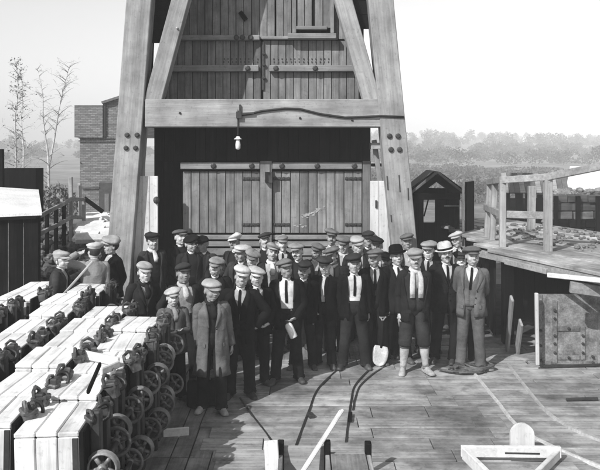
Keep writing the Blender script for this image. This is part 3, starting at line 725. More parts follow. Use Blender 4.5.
for k, (a, b, lab) in enumerate((((541, 368), (606, 366), 'dark iron bar lying on the floor along the iron door'), ((566, 401), (598, 400), 'dark groove bar set in the floor planks at the right edge'))):
    p, q = G(*a), G(*b); loose(p+Vector((0, 0, .02)), q+Vector((0, 0, .02)), .03, .04, M['iron'], lab, 'bar', 'iron_bar')
# rope coil and sacking by the feet
rc = MB()
for k in range(5):
    c = G(466+k*3.4, 371.5-k*.5); pts = [c+Vector((.25*math.cos(a)*(1-.13*(k%3)), .15*math.sin(a)*(1-.1*(k%2)), .02+.013*k+.012*math.sin(3*a+k))) for a in np.linspace(0, 2*math.pi, 22)]
    rc.tube(pts, .017, 6, False)
rc.tube([G(438, 371)+Vector((0, 0, .03)), G(448, 373)+Vector((0, 0, .03)), G(458, 374)+Vector((0, 0, .03)), G(468, 374)+Vector((0, 0, .05))], .018, 6)
tag(rc.build('rope_coil', M['coal'], None, True), 'dark coil of rope or hose lying at the feet of the men on the right', 'rope')

# ------------------------------------------------------------------ foreground: open box, white frame
ot = empty('open_box', (0, 0, 0), 0, 'open wooden box with a dark inside at the bottom edge of the floor', 'box')
zc = .5
A, B, Cc = G(281, 446, zc), G(327, 444, zc), G(368, 447, zc)
yb = A.y; yf_ = 5.6
board('back_board', ((A.x+B.x)/2, yb, zc/2), (B.x-A.x-.03, .04, zc), M['rail_bar'], ot); board('back_board', ((B.x+Cc.x)/2, yb, zc/2-.03), (Cc.x-B.x-.03, .04, zc-.06), M['rail_bar'], ot)
beam('end_board', (A.x-.05, yb-.32, 0), (A.x-.09, yb-.12, .60), .13, .04, M['white_z'], ot)
for q, hh, mm in ((A, .56, 'dark_z'), (B, .56, 'dark_z'), (Cc, .55, 'dark_z')):
    beam('corner_post', (q.x, yb-.03, 0), (q.x, yb-.03, hh), .06, .09, M[mm], ot)
    board('side_board', (q.x, (yb+yf_)/2-.04, zc/2-.02), (.04, yb-yf_-.1, zc-.05), M['fplank_y'], ot)
board('front_board', ((A.x+Cc.x)/2, yf_, zc/2), (Cc.x-A.x, .04, zc), M['rail_bar'], ot)
board('lid_board', ((B.x+Cc.x)/2, (yb+yf_)/2-.03, zc-.05), (Cc.x-B.x-.06, yb-yf_-.12, .03), M['fplank_y'], ot)
board('box_floor', ((A.x+B.x)/2, (yb+yf_)/2, .03), (B.x-A.x-.05, yb-yf_-.1, .03), M['dark_z'], ot)
loose(P(296, 482, 6.85), P(342, 410, 7.35), .03, .075, M['white_x'], 'pale plank leaning diagonally out of the open wooden box', up=(0, 1, 0))
tag(board('wood_block', G(350, 419)+Vector((0, 0, .03)), (.05, .28, .03), M['dark_z'], None, (0, 0, -.10)), 'small dark block of wood lying by the rail above the open box', 'block')
tag(board('wood_chip', G(311, 417)+Vector((0, 0, .02)), (.07, .11, .05), M['iron'], None, (0, 0, .3)), 'small dark lump on the floor above the open box', 'lump')
wf = empty('trestle', (0, 0, 0), 0, 'white painted triangular wooden frame lying flat at the bottom right of the floor', 'frame')
zf = .10
beam('cross_bar', G(461, 451, zf), G(561, 452, zf), .05, .12, M['white_x'], wf, (0, 0, 1))
beam('leg', G(464, 453, zf), G(500, 489, zf), .05, .13, M['white_x'], wf, (0, 0, 1)); beam('leg', G(559, 453, zf-.02), G(525, 487, zf-.02), .05, .10, M['white_x'], wf, (0, 0, 1))
beam('slot', G(505, 453.2, zf+.028), G(540, 453.8, zf+.028), .004, .02, M['iron'], wf, (0, 0, 1))
bd = MB(); c0 = G(522, 455, 0); c0.z = 0; s_ = F/c0.y; wd = 24/s_
prof = [(-wd/2, .0), (wd/2, 0)]+[(wd/2*math.cos(a), .22+.125*math.sin(a)) for a in np.linspace(0, math.pi, 13)]
fr = [(c0.x+x, c0.y-.02, z) for x, z in prof]; bkk = [(c0.x+x, c0.y+.02, z) for x, z in prof]; n = len(prof)
bd.add(fr+bkk, [tuple(range(n)), tuple(reversed(range(n, 2*n)))]+[(i, (i+1) % n+0, (i+1) % n+n, i+n) for i in range(n)])
tag(bd.build('arched_board', M['white_z']), 'white round-topped board standing behind the white frame', 'board')

# ------------------------------------------------------------------ people: one body template, posed per person; clothes built round the posed joints
J0 = {'pelvis': (0, 0, .93), 'spine': (0, 0, 1.08), 'chest': (0, 0, 1.25), 'neck': (0, .012, 1.44), 'head': (0, -.004, 1.53)}
T0 = {'pelvis': (0, 0, 1.08), 'spine': (0, 0, 1.25), 'chest': (0, .012, 1.44), 'neck': (0, -.004, 1.53), 'head': (0, -.012, 1.72)}
PAR = {'pelvis': None, 'spine': 'pelvis', 'chest': 'spine', 'neck': 'chest', 'head': 'neck'}
RAD = {'pelvis': .17, 'spine': .15, 'chest': .17, 'neck': .06, 'head': .10}
for s, k in ((1, 'L'), (-1, 'R')):
    for b, a, t, p, r in (('uarm', (.185, .01, 1.395), (.262, .022, 1.115), 'chest', .055), ('farm', (.262, .022, 1.115), (.302, -.03, .865), 'uarm', .045),
                          ('hand', (.302, -.03, .865), (.307, -.065, .69), 'farm', .05), ('thigh', (.09, 0, .90), (.10, -.01, .49), 'pelvis', .085),
                          ('shin', (.10, -.01, .49), (.105, .03, .085), 'thigh', .06), ('foot', (.105, .03, .085), (.125, -.14, .03), 'shin', .05)):
        J0[b+k] = (a[0]*s, a[1], a[2]); T0[b+k] = (t[0]*s, t[1], t[2]); PAR[b+k] = p if p in ('chest', 'pelvis') else p+k; RAD[b+k] = r
BN = list(J0); J0 = {k: np.array(v, float) for k, v in J0.items()}; T0 = {k: np.array(v, float) for k, v in T0.items()}
def unit(v): v = np.array(v, float); return v/np.linalg.norm(v)

def body_template():
    m = MB(); Vc = Vector
    # head
    m.ell((0, .008, 1.628), (.075, .094, .092), 20, 14)
    m.ell((0, -.028, 1.575), (.067, .068, .076), 18, 12)
    m.ell((0, -.043, 1.537), (.055, .049, .046), 14, 10)
    m.ell((0, -.082, 1.516), (.022, .018, .018), 10, 8)
    m.tube([(-.05, -.066, 1.640), (-.02, -.087, 1.637), (.02, -.087, 1.637), (.05, -.066, 1.640)], [.012, .014, .014, .012], 8)
    m.tube([(0, -.088, 1.632), (0, -.103, 1.608), (0, -.113, 1.590)], [.009, .012, .0155], 8)
    for s in (-1, 1):
        m.ell((s*.012, -.099, 1.588), (.010, .012, .008), 8, 6)
        m.ell((s*.038, -.064, 1.582), (.029, .026, .030), 10, 8)
        m.ell((s*.0765, .014, 1.600), (.009, .017, .030), 10, 8)
        m.tube([(s*.05, .0, 1.55), (s*.03, -.06, 1.522)], [.022, .02], 8)
    m.ell((0, -.094, 1.556), (.026, .010, .0065), 10, 6); m.ell((0, -.092, 1.544), (.022, .011, .0075), 10, 6)
    m.tube([(0, .022, 1.40), (0, .012, 1.47), (0, .004, 1.58)], [.062, .056, .054], 14)
    # trunk
    def ring(z, rx, ry, cy=0, n=18): return [(rx*math.sin(2*math.pi*k/n), cy-ry*math.cos(2*math.pi*k/n), z) for k in range(n)]
    m.loft([ring(.85, .07, .06), ring(.89, .12, .085), ring(.96, .145, .10), ring(1.06, .14, .10), ring(1.16, .150, .108), ring(1.28, .165, .112), ring(1.36, .155, .095, .008), ring(1.40, .12, .07, .012), ring(1.445, .07, .06, .015)])
    for k in 'LR':
        s = 1 if k == 'L' else -1
        sh, el, wr, hd = J0['uarm'+k], J0['farm'+k], J0['hand'+k], T0['hand'+k]
        m.tube([sh+np.array((-s*.06, 0, .005)), sh, sh*.7+el*.3, sh*.3+el*.7, el], [.034, .044, .044, .040, .038], 12)
        m.tube([el, el*.7+wr*.3, el*.3+wr*.7, wr], [.038, .040, .031, .026], 12)
        hp, kn, an = J0['thigh'+k], J0['shin'+k], J0['foot'+k]
        m.tube([hp+np.array((0, 0, .03)), hp*.7+kn*.3, hp*.3+kn*.7, kn, kn*.7+an*.3, kn*.3+an*.7, an], [.075, .072, .06, .05, .052, .042, .036], 12)
        m.tube([an+np.array((0, .03, -.045)), an+np.array((0, -.03, -.04)), an+np.array((.012*s, -.11, -.055)), an+np.array((.018*s, -.17, -.062))], [.032, .036, .028, .018], 10)
        # hand: palm, four fingers, thumb
        d = unit(hd-wr); nrm = unit(np.array((-s, 0, 0))-d*np.dot(np.array((-s, 0, 0)), d)); t = np.cross(d, nrm); t = t if t[1] < 0 else -t
        offs = (.033, .011, -.011, -.032); lens = (.070, .078, .072, .056)
        m.tube([wr-d*.01, wr+d*.02], [.026, .026], 10, True, .75)
        for o, L in zip(offs, lens):
            kn_ = wr+d*(.086-.006*abs(o/.011-1)*.5)+t*o*1.04
            m.tube([wr+d*.005+t*o*.55, wr+d*.05+t*o*.9, kn_], [.015, .0155, .0135], 8)
            p = kn_; ang = 0
            for q, (fr, rr) in enumerate(((.42, .0098), (.32, .0088), (.26, .0078))):
                ang += (R(16), R(30), R(22))[q]; dd = unit(d*math.cos(ang)+nrm*math.sin(ang)+t*o*.9)
                p2 = p+dd*L*fr; m.tube([p-dd*.003, p2], [rr+.0006, rr-.0004], 8); p = p2
        a = wr+d*.022+t*.026; b = a+unit(d*.75+t*.62+nrm*.3)*.036; c = b+unit(d*.9+t*.25+nrm*.35)*.032; e = c+unit(d*.95+nrm*.3)*.022
        m.tube([wr+d*.01+t*.012, a, b], [.016, .0165, .0135], 8); m.tube([b-(c-b)*.1, c, e], [.0125, .0115, .009], 8)
    me = m.mesh('tmp', M['skin1']); o = ob('tmp', me)
    r = o.modifiers.new('r', 'REMESH'); r.mode = 'VOXEL'; r.voxel_size = .0055
    sm = o.modifiers.new('s', 'SMOOTH'); sm.factor = .5; sm.iterations = 3
    dg = bpy.context.evaluated_depsgraph_get(); hi = bpy.data.meshes.new_from_object(o.evaluated_get(dg))
    n = len(hi.vertices); v = np.empty(n*3, np.float32); hi.vertices.foreach_get('co', v); v = v.reshape(-1, 3).astype(float)
    for s in (-1, 1):                                  # eye sockets and mouth line
        dd = ((v[:, 0]-s*.031)/.02)**2+((v[:, 2]-1.617)/.0125)**2
        v[:, 1] += np.where(v[:, 1] < -.02, .007*np.exp(-dd), 0)
        de = (v[:, 0]-s*.031)**2+(v[:, 2]-1.616)**2
        v[:, 1] -= np.where(v[:, 1] < -.02, .0035*np.exp(-de/.00006), 0)
    dm = (v[:, 0]/.026)**2+((v[:, 2]-1.5505)/.003)**2
    v[:, 1] += np.where(v[:, 1] < -.06, .004*np.exp(-dm), 0)
    hi.vertices.foreach_set('co', v.astype(np.float32).ravel()); hi.update()
    bpy.data.objects.remove(o); o = ob('tmp', hi)
    # keep detail on head and hands, thin out what clothes cover
    vg = o.vertex_groups.new(name='thin'); wt = np.ones(n)
    wt[(v[:, 2] > 1.47)] = .0; wt[(np.abs(v[:, 0]) > .255) & (v[:, 2] < .93)] = .25
    for val in (0., .25, 1.):
        vg.add([int(i) for i in np.nonzero(wt == val)[0]], val, 'REPLACE')
    de = o.modifiers.new('d', 'DECIMATE'); de.ratio = .16; de.vertex_group = 'thin'; de.vertex_group_factor = 1.0
    dg = bpy.context.evaluated_depsgraph_get(); lo = bpy.data.meshes.new_from_object(o.evaluated_get(dg))
    n = len(lo.vertices); v = np.empty(n*3, np.float32); lo.vertices.foreach_get('co', v); v = v.reshape(-1, 3).astype(float)
    f = [tuple(p.vertices) for p in lo.polygons]
    bpy.data.objects.remove(o)
    mi = np.zeros(len(f), int)
    cen = np.array([v[list(q)].mean(0) for q in f])
    fr = cen[:, 1] < -.05
    for s in (-1, 1):
        mi[fr & (((cen[:, 0]-s*.031)/.011)**2+((cen[:, 2]-1.6165)/.0052)**2 < 1)] = 1
        mi[fr & (((cen[:, 0]-s*.033)/.022)**2+((cen[:, 2]-1.638-.0)/.0055)**2 < 1)] = 2
    mi[fr & ((cen[:, 0]/.026)**2+((cen[:, 2]-1.5505)/.008)**2 < 1)] = 3
    # weights
    W = np.zeros((n, len(BN)))
    for i, b in enumerate(BN):
        a, t = J0[b], T0[b]; d = t-a; u = np.clip(((v-a)@d)/(d@d), 0, 1); dist = np.linalg.norm(v-(a+u[:, None]*d), axis=1)
        W[:, i] = (dist/RAD[b]+.05)**-7.0
    hd = v[:, 2] > 1.535; W[hd] = 0; W[hd, BN.index('head')] = 1
    W /= W.sum(1)[:, None]
    return v, f, mi, W
BV, BF, BMI, BW = body_template()

def rotdiff(a, b):
    a, b = unit(a), unit(b); v = np.cross(a, b); c = a@b
    if c < -.9999: return np.diag((-1., 1., -1.))
    K = np.array(((0, -v[2], v[1]), (v[2], 0, -v[0]), (-v[1], v[0], 0))); return np.eye(3)+K+K@K/(1+c)
def rx(a): c, s = math.cos(a), math.sin(a); return np.array(((1, 0, 0), (0, c, -s), (0, s, c)))
def ry(a): c, s = math.cos(a), math.sin(a); return np.array(((c, 0, s), (0, 1, 0), (-s, 0, c)))
def rz(a): c, s = math.cos(a), math.sin(a); return np.array(((c, -s, 0), (s, c, 0), (0, 0, 1)))
ARMS = {  # left-arm directions (x mirrored for the right): upper arm, forearm, hand
    'down': ((.14, .03, -1), (.03, -.22, -1), (.0, -.16, -1)), 'straight': ((.09, .06, -1), (.03, -.10, -1), (.02, -.1, -1)),
    'behind': ((.20, .38, -1), (-.55, .55, -.75), (-.9, .25, -.3)), 'pocket': ((.34, .16, -1), (-.10, -.42, -1), (-.12, -.35, -1)),
    'hold': ((.22, -.02, -1), (-.25, -.75, -.55), (-.35, -.8, -.3)), 'fold': ((.24, -.12, -1), (-.85, -.50, -.02), (-.95, -.2, -.05)),
    'clasp': ((.22, .0, -1), (-.52, -.60, -.75), (-.75, -.45, -.45)), 'fwd': ((.16, -.3, -1), (.0, -.55, -.9), (0, -.4, -1)),
    'raise': ((.80, -.25, .10), (-.85, -.28, .62), (-.9, -.1, .3)), 'lean': ((.3, -.15, -1), (.15, -.6, -.8), (.1, -.9, -.3)),
    'hip': ((.62, .18, -.9), (-.55, -.35, -.75), (-.8, -.2, -.5))}
def pose(p):
    Rm = {}; J = {}
    g = lambda k, d=0.: p.get(k, d)
    J['pelvis'] = J0['pelvis'].copy(); Rm['pelvis'] = np.eye(3)
    lean, side, tw = R(g('lean')), R(g('side')), R(g('twist'))
    for b, fr in (('spine', .45), ('chest', .55)):
        Rm[b] = Rm[PAR[b]]@rz(tw*fr)@rx(lean*fr)@ry(side*fr)
    Rm['neck'] = Rm['chest']@rz(R(g('hy'))*.35)@rx(R(g('hp'))*.35-lean*.4); Rm['head'] = Rm['neck']@rz(R(g('hy'))*.65)@ry(R(g('hr')))@rx(R(g('hp'))*.65-lean*.3)
    for k in 'LR':
        s = 1 if k == 'L' else -1; a = ARMS[g('arm'+k, 'down')]; jit = p['jit'][0 if k == 'L' else 1]
        for i, b in enumerate(('uarm', 'farm', 'hand')):
            t = np.array((a[i][0]*s, a[i][1], a[i][2]), float)+jit[i]; t = Rm['chest']@t
            Rm[b+k] = rotdiff(T0[b+k]-J0[b+k], t)
        st = g('step'+k, (0, 0)); th_, sn = st
        Rm['thigh'+k] = rotdiff(T0['thigh'+k]-J0['thigh'+k], (s*(.04+g('wide', .02)), -math.tan(R(th_)), -1)); Rm['shin'+k] = rotdiff(T0['shin'+k]-J0['shin'+k], (s*(.02+g('wide', .02)), math.tan(R(sn)), -1))
        Rm['foot'+k] = rz(s*R(g('toe', 14)))
    for b in BN:
        if PAR[b] is None: continue
        q = PAR[b]; J[b] = J[q]+Rm[q]@(J0[b]-J0[q])
    low = min(J['footL'][2], J['footR'][2])-.085
    dz = np.array((0, 0, -low))
    for b in BN: J[b] = J[b]+dz
    return Rm, J
HS = 1.17
def skin(V, W, Rm, J):
    out = np.zeros_like(V)
    for i, b in enumerate(BN):
        wi = W[:, i]; k = wi > 1e-4
        if k.any(): out[k] += wi[k, None]*(((V[k]-J0[b])*(HS if b == 'head' else 1))@Rm[b].T+J[b])
    return out
def torso_w(z):
    w = np.zeros((len(z), len(BN))); sm = lambda e0, e1: np.clip((z-e0)/(e1-e0), 0, 1)
    a = sm(1.0, 1.14); b = sm(1.17, 1.31)
    w[:, BN.index('pelvis')] = 1-a; w[:, BN.index('spine')] = a*(1-b); w[:, BN.index('chest')] = a*b
    return w
def rigid(V, b, Rm, J): return ((np.asarray(V, float)-J0[b])*(HS if b == 'head' else 1))@Rm[b].T+J[b]

def prof(tab, z):
    t = np.array(tab); return [np.interp(z, t[:, 0], t[:, i]) for i in range(1, t.shape[1])]
JK = [(.60, .215, .165, .0), (.74, .205, .155, .0), (.86, .203, .152, .0), (.95, .192, .146, .0), (1.05, .178, .136, 0), (1.15, .180, .136, 0), (1.25, .192, .140, .002), (1.33, .201, .136, .006), (1.385, .197, .118, .012), (1.42, .160, .096, .016), (1.45, .112, .080, .018), (1.472, .078, .068, .016)]
def shell(p, Rm, J, zs, grow, gapf, n=30, seed=0, th_=.011, fold=.007, table=JK):
    """a garment sheet round the trunk with real thickness, open at the front by gapf(z)"""
    ph = seed*1.7; out = []; inn = []
    for z in zs:
        rx_, ry_, cy = prof(table, z); rx_ += grow; ry_ += grow*.9; g0 = math.asin(min(.95, max(.001, gapf(z))/rx_)) if gapf else 0
        ro, ri = [], []
        for k in range(n):
            a = g0+(2*math.pi-2*g0)*k/((n-1) if gapf else n); s, c = math.sin(a), math.cos(a)
            e = .88; sx = math.copysign(abs(s)**e, s); cx = math.copysign(abs(c)**e, c)
            f = fold*(math.sin(5*a+ph+z*9)+.7*math.sin(9*a-z*14+ph*2))*(1.4 if z < 1.1 else .7)
            ro.append(((rx_+f)*sx, cy-(ry_+f)*cx, z)); ri.append(((rx_+f-th_)*sx, cy-(ry_+f-th_)*cx, z))
        out.append(ro); inn.append(ri)
    m = len(zs); V = np.array(out+inn, float).reshape(-1, 3); W = torso_w(V[:, 2]); Fc = []
    kk = n-1 if gapf else n; o = m*n
    for i in range(m-1):
        for k in range(kk):
            a, b, c, d = i*n+k, i*n+(k+1) % n, (i+1)*n+(k+1) % n, (i+1)*n+k
            Fc.append((a, b, c, d)); Fc.append((a+o, d+o, c+o, b+o))
        if gapf: Fc.append((i*n, (i+1)*n, (i+1)*n+o, i*n+o)); Fc.append((i*n+n-1, i*n+n-1+o, (i+1)*n+n-1+o, (i+1)*n+n-1))
    for i in (0, m-1):
        for k in range(kk):
            a, b = i*n+k, i*n+(k+1) % n; Fc.append((a, a+o, b+o, b) if i == 0 else (a, b, b+o, a+o))
    return skin(V, W, Rm, J), Fc
def curve(P_, n=6):
    P_ = [np.array(q, float) for q in P_]; o = []
    for i in range(len(P_)-1):
        a, b, c, d = P_[max(i-1, 0)], P_[i], P_[i+1], P_[min(i+2, len(P_)-1)]
        for k in range(n):
            t = k/n; o.append(.5*((2*b)+(c-a)*t+(2*a-5*b+4*c-d)*t*t+(3*b-a-3*c+d)*t**3))
    o.append(P_[-1]); return o
def sleeve(m, Rm, J, k, grow, seed, short=0.):
    rg2 = np.random.default_rng(int(abs(seed)*10))
    s = 1 if k == 'L' else -1; sh, el, wr = J['uarm'+k], J['farm'+k], J['hand'+k]
    ins = sh+Rm['chest']@np.array((-s*.055, 0, -.012)); top = sh+Rm['chest']@np.array((-s*.012, 0, .0))
    wr = wr*(1-short)+el*short
    pts = curve([ins, top, sh*.75+el*.25, sh*.4+el*.6, el*1.0, el*.6+wr*.4, wr+(wr-el)*.03], 4); n = len(pts)
    rr = np.interp(np.linspace(0, 1, n), (0, .17, .3, .5, .66, .8, 1), (.064, .070, .066, .058, .054, .050, .046))+grow
    rr = [r+rg2.normal(0, .0016)*(1 if 4 < i else .4) for i, r in enumerate(rr)]
    m.tube(pts+[pts[-1]-(pts[-1]-pts[-2])*.3], rr+[rr[-1]-.012], 12, True, 1.0, (0, 1, .1))
def person(px, py, h, yaw=0, jacket=.04, trous=.035, cap=.12, coat='open', inner='shirt', innert=.06, label='', hat='cap', tache=None, skin_i=None, boots='dark', knick=False,
           scarf=None, shirtt=.28, gap=.06, bulk=.010, boy=False, z0=0., **p):
    s = (py-HZ)/(H-h-z0); Y = F/s; x = (px-300)/s; seed = px*.37+py
    rg = np.random.default_rng(int(px*7+py))
    if tache is None and not boy: tache = int(rg.choice((0, 0, 0, 0, 1, 2)))
    for kk in ('armL', 'armR'): p.setdefault(kk, str(rg.choice(('down', 'straight', 'straight', 'pocket', 'clasp', 'behind', 'hip'))))
    skin_i = skin_i if skin_i is not None else int(rg.choice((0, 1, 1, 2)))
    p['jit'] = rg.normal(0, .05, (2, 3, 3)); p.setdefault('hy', rg.uniform(-24, 24)); p['hp'] = p.get('hp', rg.uniform(-2, 9))*.6-3; p.setdefault('hr', rg.uniform(-8, 8)); p.setdefault('twist', rg.uniform(-10, 10)); p.setdefault('side', rg.uniform(-3, 3))
    p.setdefault('stepL', (rg.uniform(-4, 14), rg.uniform(-1, 8))); p.setdefault('stepR', (rg.uniform(-4, 14), rg.uniform(-1, 8))); p.setdefault('wide', rg.uniform(.0, .08)); p.setdefault('lean', rg.uniform(-2, 6))
    yaw += rg.uniform(-13, 13); face = 0
    root = empty('person', (x, Y, z0), R(yaw+face*-0.0), label, 'person', 'miners standing for the group photograph')
    Rm, J = pose(p); 
    V = skin(BV, BW, Rm, J); hrest = 1.755
    K = h/(J['head'][2]+.208*HS)                       # scale so the cap reaches the wanted height
    # body, with individual face proportions
    Vb = BV.copy(); hd = Vb[:, 2] > 1.5; f = rg.normal(0, 1, 5)
    fw = np.clip((Vb[:, 2]-1.49)/.03, 0, 1)
    Vb[:, 0] *= 1+fw*(.035*f[0]+.05*f[1]*np.clip((1.58-Vb[:, 2])/.06, -.3, 1))
    nose = np.exp(-((Vb[:, 0]/.016)**2+((Vb[:, 2]-1.595)/.022)**2))*(Vb[:, 1] < -.07); Vb[:, 1] -= nose*(.004+.004*f[2]); Vb[:, 2] -= nose*.003*f[3]
    Vb[:, 2] -= fw*.006*f[4]*np.clip((1.575-Vb[:, 2])/.05, 0, 1)
    up_ = Vb[:, 2] > 1.678; Vb[up_, 2] = 1.678+(Vb[up_, 2]-1.678)*.45
    V = skin(Vb, BW, Rm, J)*K
    body = ob('body', mesh('body', V, BF, [M['skin%d' % skin_i], M['eye'], M['brow'], M['lip']], True, BMI), root)
    def part(name, V, Fc, mat, par=root, smooth=True): return ob(name, mesh(name, np.asarray(V, float)*K, Fc, mat, smooth), par)
    def mbpart(name, m, mat, par=root, smooth=True, mi=False): return part(name, np.array([tuple(q) for q in m.v]), m.f, mat, par, smooth)
    # boots
    bm_ = {'dark': M['leather'], 'pale': M['boot_pale']}[boots]
    for k in 'LR':
        sg = 1 if k == 'L' else -1; m = MB(); A = J0['foot'+k]; rings = []
        for yy, wdt, hh in ((.078, .022, .05), (.07, .032, .085), (.04, .038, .10), (0, .040, .105), (-.05, .042, .09), (-.10, .048, .066), (-.15, .047, .052), (-.185, .036, .042), (-.197, .02, .03)):
            rings.append([(A[0]+sg*(.004-yy*.08)+wdt*cx_, A[1]+yy, hz_*hh) for cx_, hz_ in ((-1, .02), (-1.02, .18), (-.98, .45), (-.75, .8), (-.3, 1), (.3, 1), (.75, .8), (.98, .45), (1.02, .18), (1, .02))])
        m.loft(rings); Vr = rigid(np.array(m.v), 'foot'+k, Rm, J)
        m2 = MB(); m2.v = [tuple(q) for q in Vr]; m2.f = m.f
        an = J['foot'+k]; kn = J['shin'+k]; u = (kn-an)/np.linalg.norm(kn-an)
        m2.tube([an-u*.03, an+u*.02, an+u*.09, an+u*.15], [.045, .046, .05, .052], 10)
        mbpart('boot', m2, bm_)
    # trousers
    m = MB(); tz = [.82, .85, .88, .94, 1.0, 1.065]; tb = [(.82, .05, .05), (.85, .115, .090), (.88, .150, .108), (.94, .172, .126), (1.0, .170, .130), (1.06, .168, .130)]
    rr = []
    for z in tz:
        a, b = prof(tb, z); rr.append([(a*math.sin(2*math.pi*q/20), -b*math.cos(2*math.pi*q/20), z) for q in range(20)])
    m.loft(rr); Vt = np.array(m.v, float); m.v = [tuple(q) for q in skin(Vt, torso_w(Vt[:, 2]), Rm, J)]
    for k in 'LR':
        hp_, kn, an = J['thigh'+k], J['shin'+k], J['foot'+k]; u = (kn-an)/np.linalg.norm(kn-an)
        hp2 = hp_+np.array((0, 0, .02))
        if knick:
            pts = curve([hp2, hp_*.6+kn*.4, hp_*.15+kn*.85, kn*.85+an*.15, kn*.72+an*.28], 4); n = len(pts)
            rad = np.interp(np.linspace(0, 1, n), (0, .3, .6, .8, .93, 1), (.108, .102, .098, .094, .082, .062))
        else:
            pts = curve([hp2, hp_*.6+kn*.4, kn*1.0, kn*.5+an*.5, an+u*.03, an-u*.035], 4); n = len(pts)
            rad = np.interp(np.linspace(0, 1, n), (0, .2, .4, .6, .8, .92, 1), (.108, .098, .083, .078, .080, .083, .088))
        rad = [r+rg.normal(0, .0018)+(.006*math.sin(i*2.9+seed) if i > n*.8 else 0) for i, r in enumerate(rad)]
        m.tube(pts, rad, 12, True, 1.05)
    mbpart('trousers', m, C(trous))
    if knick:
        for k in 'LR':
            kn, an = J['shin'+k], J['foot'+k]; q = lambda t: kn*(1-t)+an*t
            m = MB(); m.tube([q(.2), q(.3), q(.45), q(.65), q(.85), q(.97)], [.066, .066, .068, .057, .047, .05], 12); mbpart('sock', m, C(.40))
            m = MB(); m.tube([q(.25), q(.28), q(.33)], [.069, .073, .069], 12); mbpart('sock_band', m, C(.12))
    # shirt, waistcoat, collar, tie or scarf
    V_, F_ = shell(p, Rm, J, (1.03, 1.06, 1.15, 1.25, 1.33, 1.385, 1.42, 1.45, 1.475), -.017, None, 22, seed, .008, .003)
    part('shirt', V_, F_, C(.05 if inner == 'dark' else shirtt))
    if inner in ('waistcoat',):
        vgap = lambda z: .0006+max(0, (z-1.20))*.36
        V_, F_ = shell(p, Rm, J, (.92, .98, 1.05, 1.12, 1.18, 1.22, 1.28, 1.33, 1.37, 1.41, 1.44), -.008, vgap, 26, seed, .006, .003); part('waistcoat', V_, F_, C(innert))
    def neckring(r0, r1, z, hgt, seedn, tilt=.25, n=20, droop=.012):
        m = MB(); rg_ = []
        for q in range(n+1):
            a = 2*math.pi*q/n; cx_, sx_ = math.cos(a), math.sin(a); zz = z-droop*(1-sx_)*.5*2 if False else z+sx_*droop
            rg_.append([(r0*1.0*cx_+r1*math.cos(b)*cx_, .014+(r0*1.05)*sx_+r1*math.cos(b)*sx_, zz+hgt*math.sin(b)+.002*math.sin(q*1.9+seedn)) for b in np.linspace(0, 2*math.pi, 8, endpoint=False)])
        m.loft(rg_, True, False, False); return m
    if scarf is not None:
        m = neckring(.066, .024, 1.472, .030, seed, droop=.02)
        if coat == 'scarfhang':
            for sg in (-1, 1): m.tube([(sg*.045, -.06, 1.46), (sg*.06, -.125, 1.38), (sg*.062, -.155, 1.25), (sg*.058, -.152, 1.10)], [.03, .036, .04, .038], 8, True, .35, (0, 1, 0))
        else: m.tube([(0, -.065, 1.462), (0.01, -.105, 1.42), (0.02, -.138, 1.34), (.015, -.145, 1.27)], [.025, .038, .045, .03], 8, True, .4, (0, 1, 0))
        Vs = np.array([tuple(q) for q in m.v]); Ws = torso_w(Vs[:, 2]); part('scarf', skin(Vs, Ws, Rm, J), m.f, C(scarf))
    else:
        m = neckring(.058, .006, 1.478, .020, seed, droop=.014); Vs = np.array([tuple(q) for q in m.v]); part('collar', rigid(Vs, 'chest', Rm, J), m.f, C(.62))
        if inner in ('waistcoat', 'tie'):
            m = MB(); m.tube([(0, -.066, 1.465), (0, -.088, 1.43), (0, -.116, 1.36), (0, -.130, 1.27), (0, -.128, 1.15)], [.012, .016, .018, .022, .02], 8, True, .45, (0, 1, 0))
            Vs = np.array([tuple(q) for q in m.v]); part('tie', skin(Vs, torso_w(Vs[:, 2]), Rm, J), m.f, C(.025))
    # jacket or overcoat
    hem = {'over': .52, 'long': .66}.get(coat, .76 if coat != 'vest' else None)
    if coat == 'sleeves':                                    # shirt sleeves only
        m = MB(); [sleeve(m, Rm, J, k, -.008, seed) for k in 'LR']; mbpart('sleeves', m, C(jacket))
    else:
        if coat == 'closed': gapf = lambda z: (.004+max(0, z-1.17)*.27+max(0, .92-z)*.12)
        elif coat == 'over': gapf = lambda z: .035+max(0, z-1.1)*.12+max(0, 1.0-z)*.04
        elif coat == 'high': gapf = lambda z: .003+max(0, z-1.34)*.30
        else: gapf = lambda z: gap*(.55+.9*min(1, max(0, (z-.8)/.5)))+max(0, 1.0-z)*.10
        tab = JK if coat != 'over' else [(.45, .25, .20, .0)]+[(q[0], q[1]+.02*max(0, (1.1-q[0])), q[2]+.03*max(0, 1.1-q[0]), q[3]) for q in JK]
        zs = [z for z in (.50, .60, .68, .76, .84, .92, .98, 1.05, 1.12, 1.18, 1.24, 1.30, 1.345, 1.385, 1.42, 1.45, 1.47) if z >= hem-.03]
        V_, F_ = shell(p, Rm, J, zs, .004+bulk, gapf, 32, seed, .011, .0085, tab)
        m = MB(); m.v = [tuple(q) for q in V_]; m.f = F_
        sleeve(m, Rm, J, 'L', bulk*.5, seed); sleeve(m, Rm, J, 'R', bulk*.5, seed+2)
        # lapels and collar
        zl = (1.16, 1.22, 1.28, 1.33, 1.37, 1.41, 1.45) if coat != 'high' else (1.36, 1.39, 1.42, 1.45)
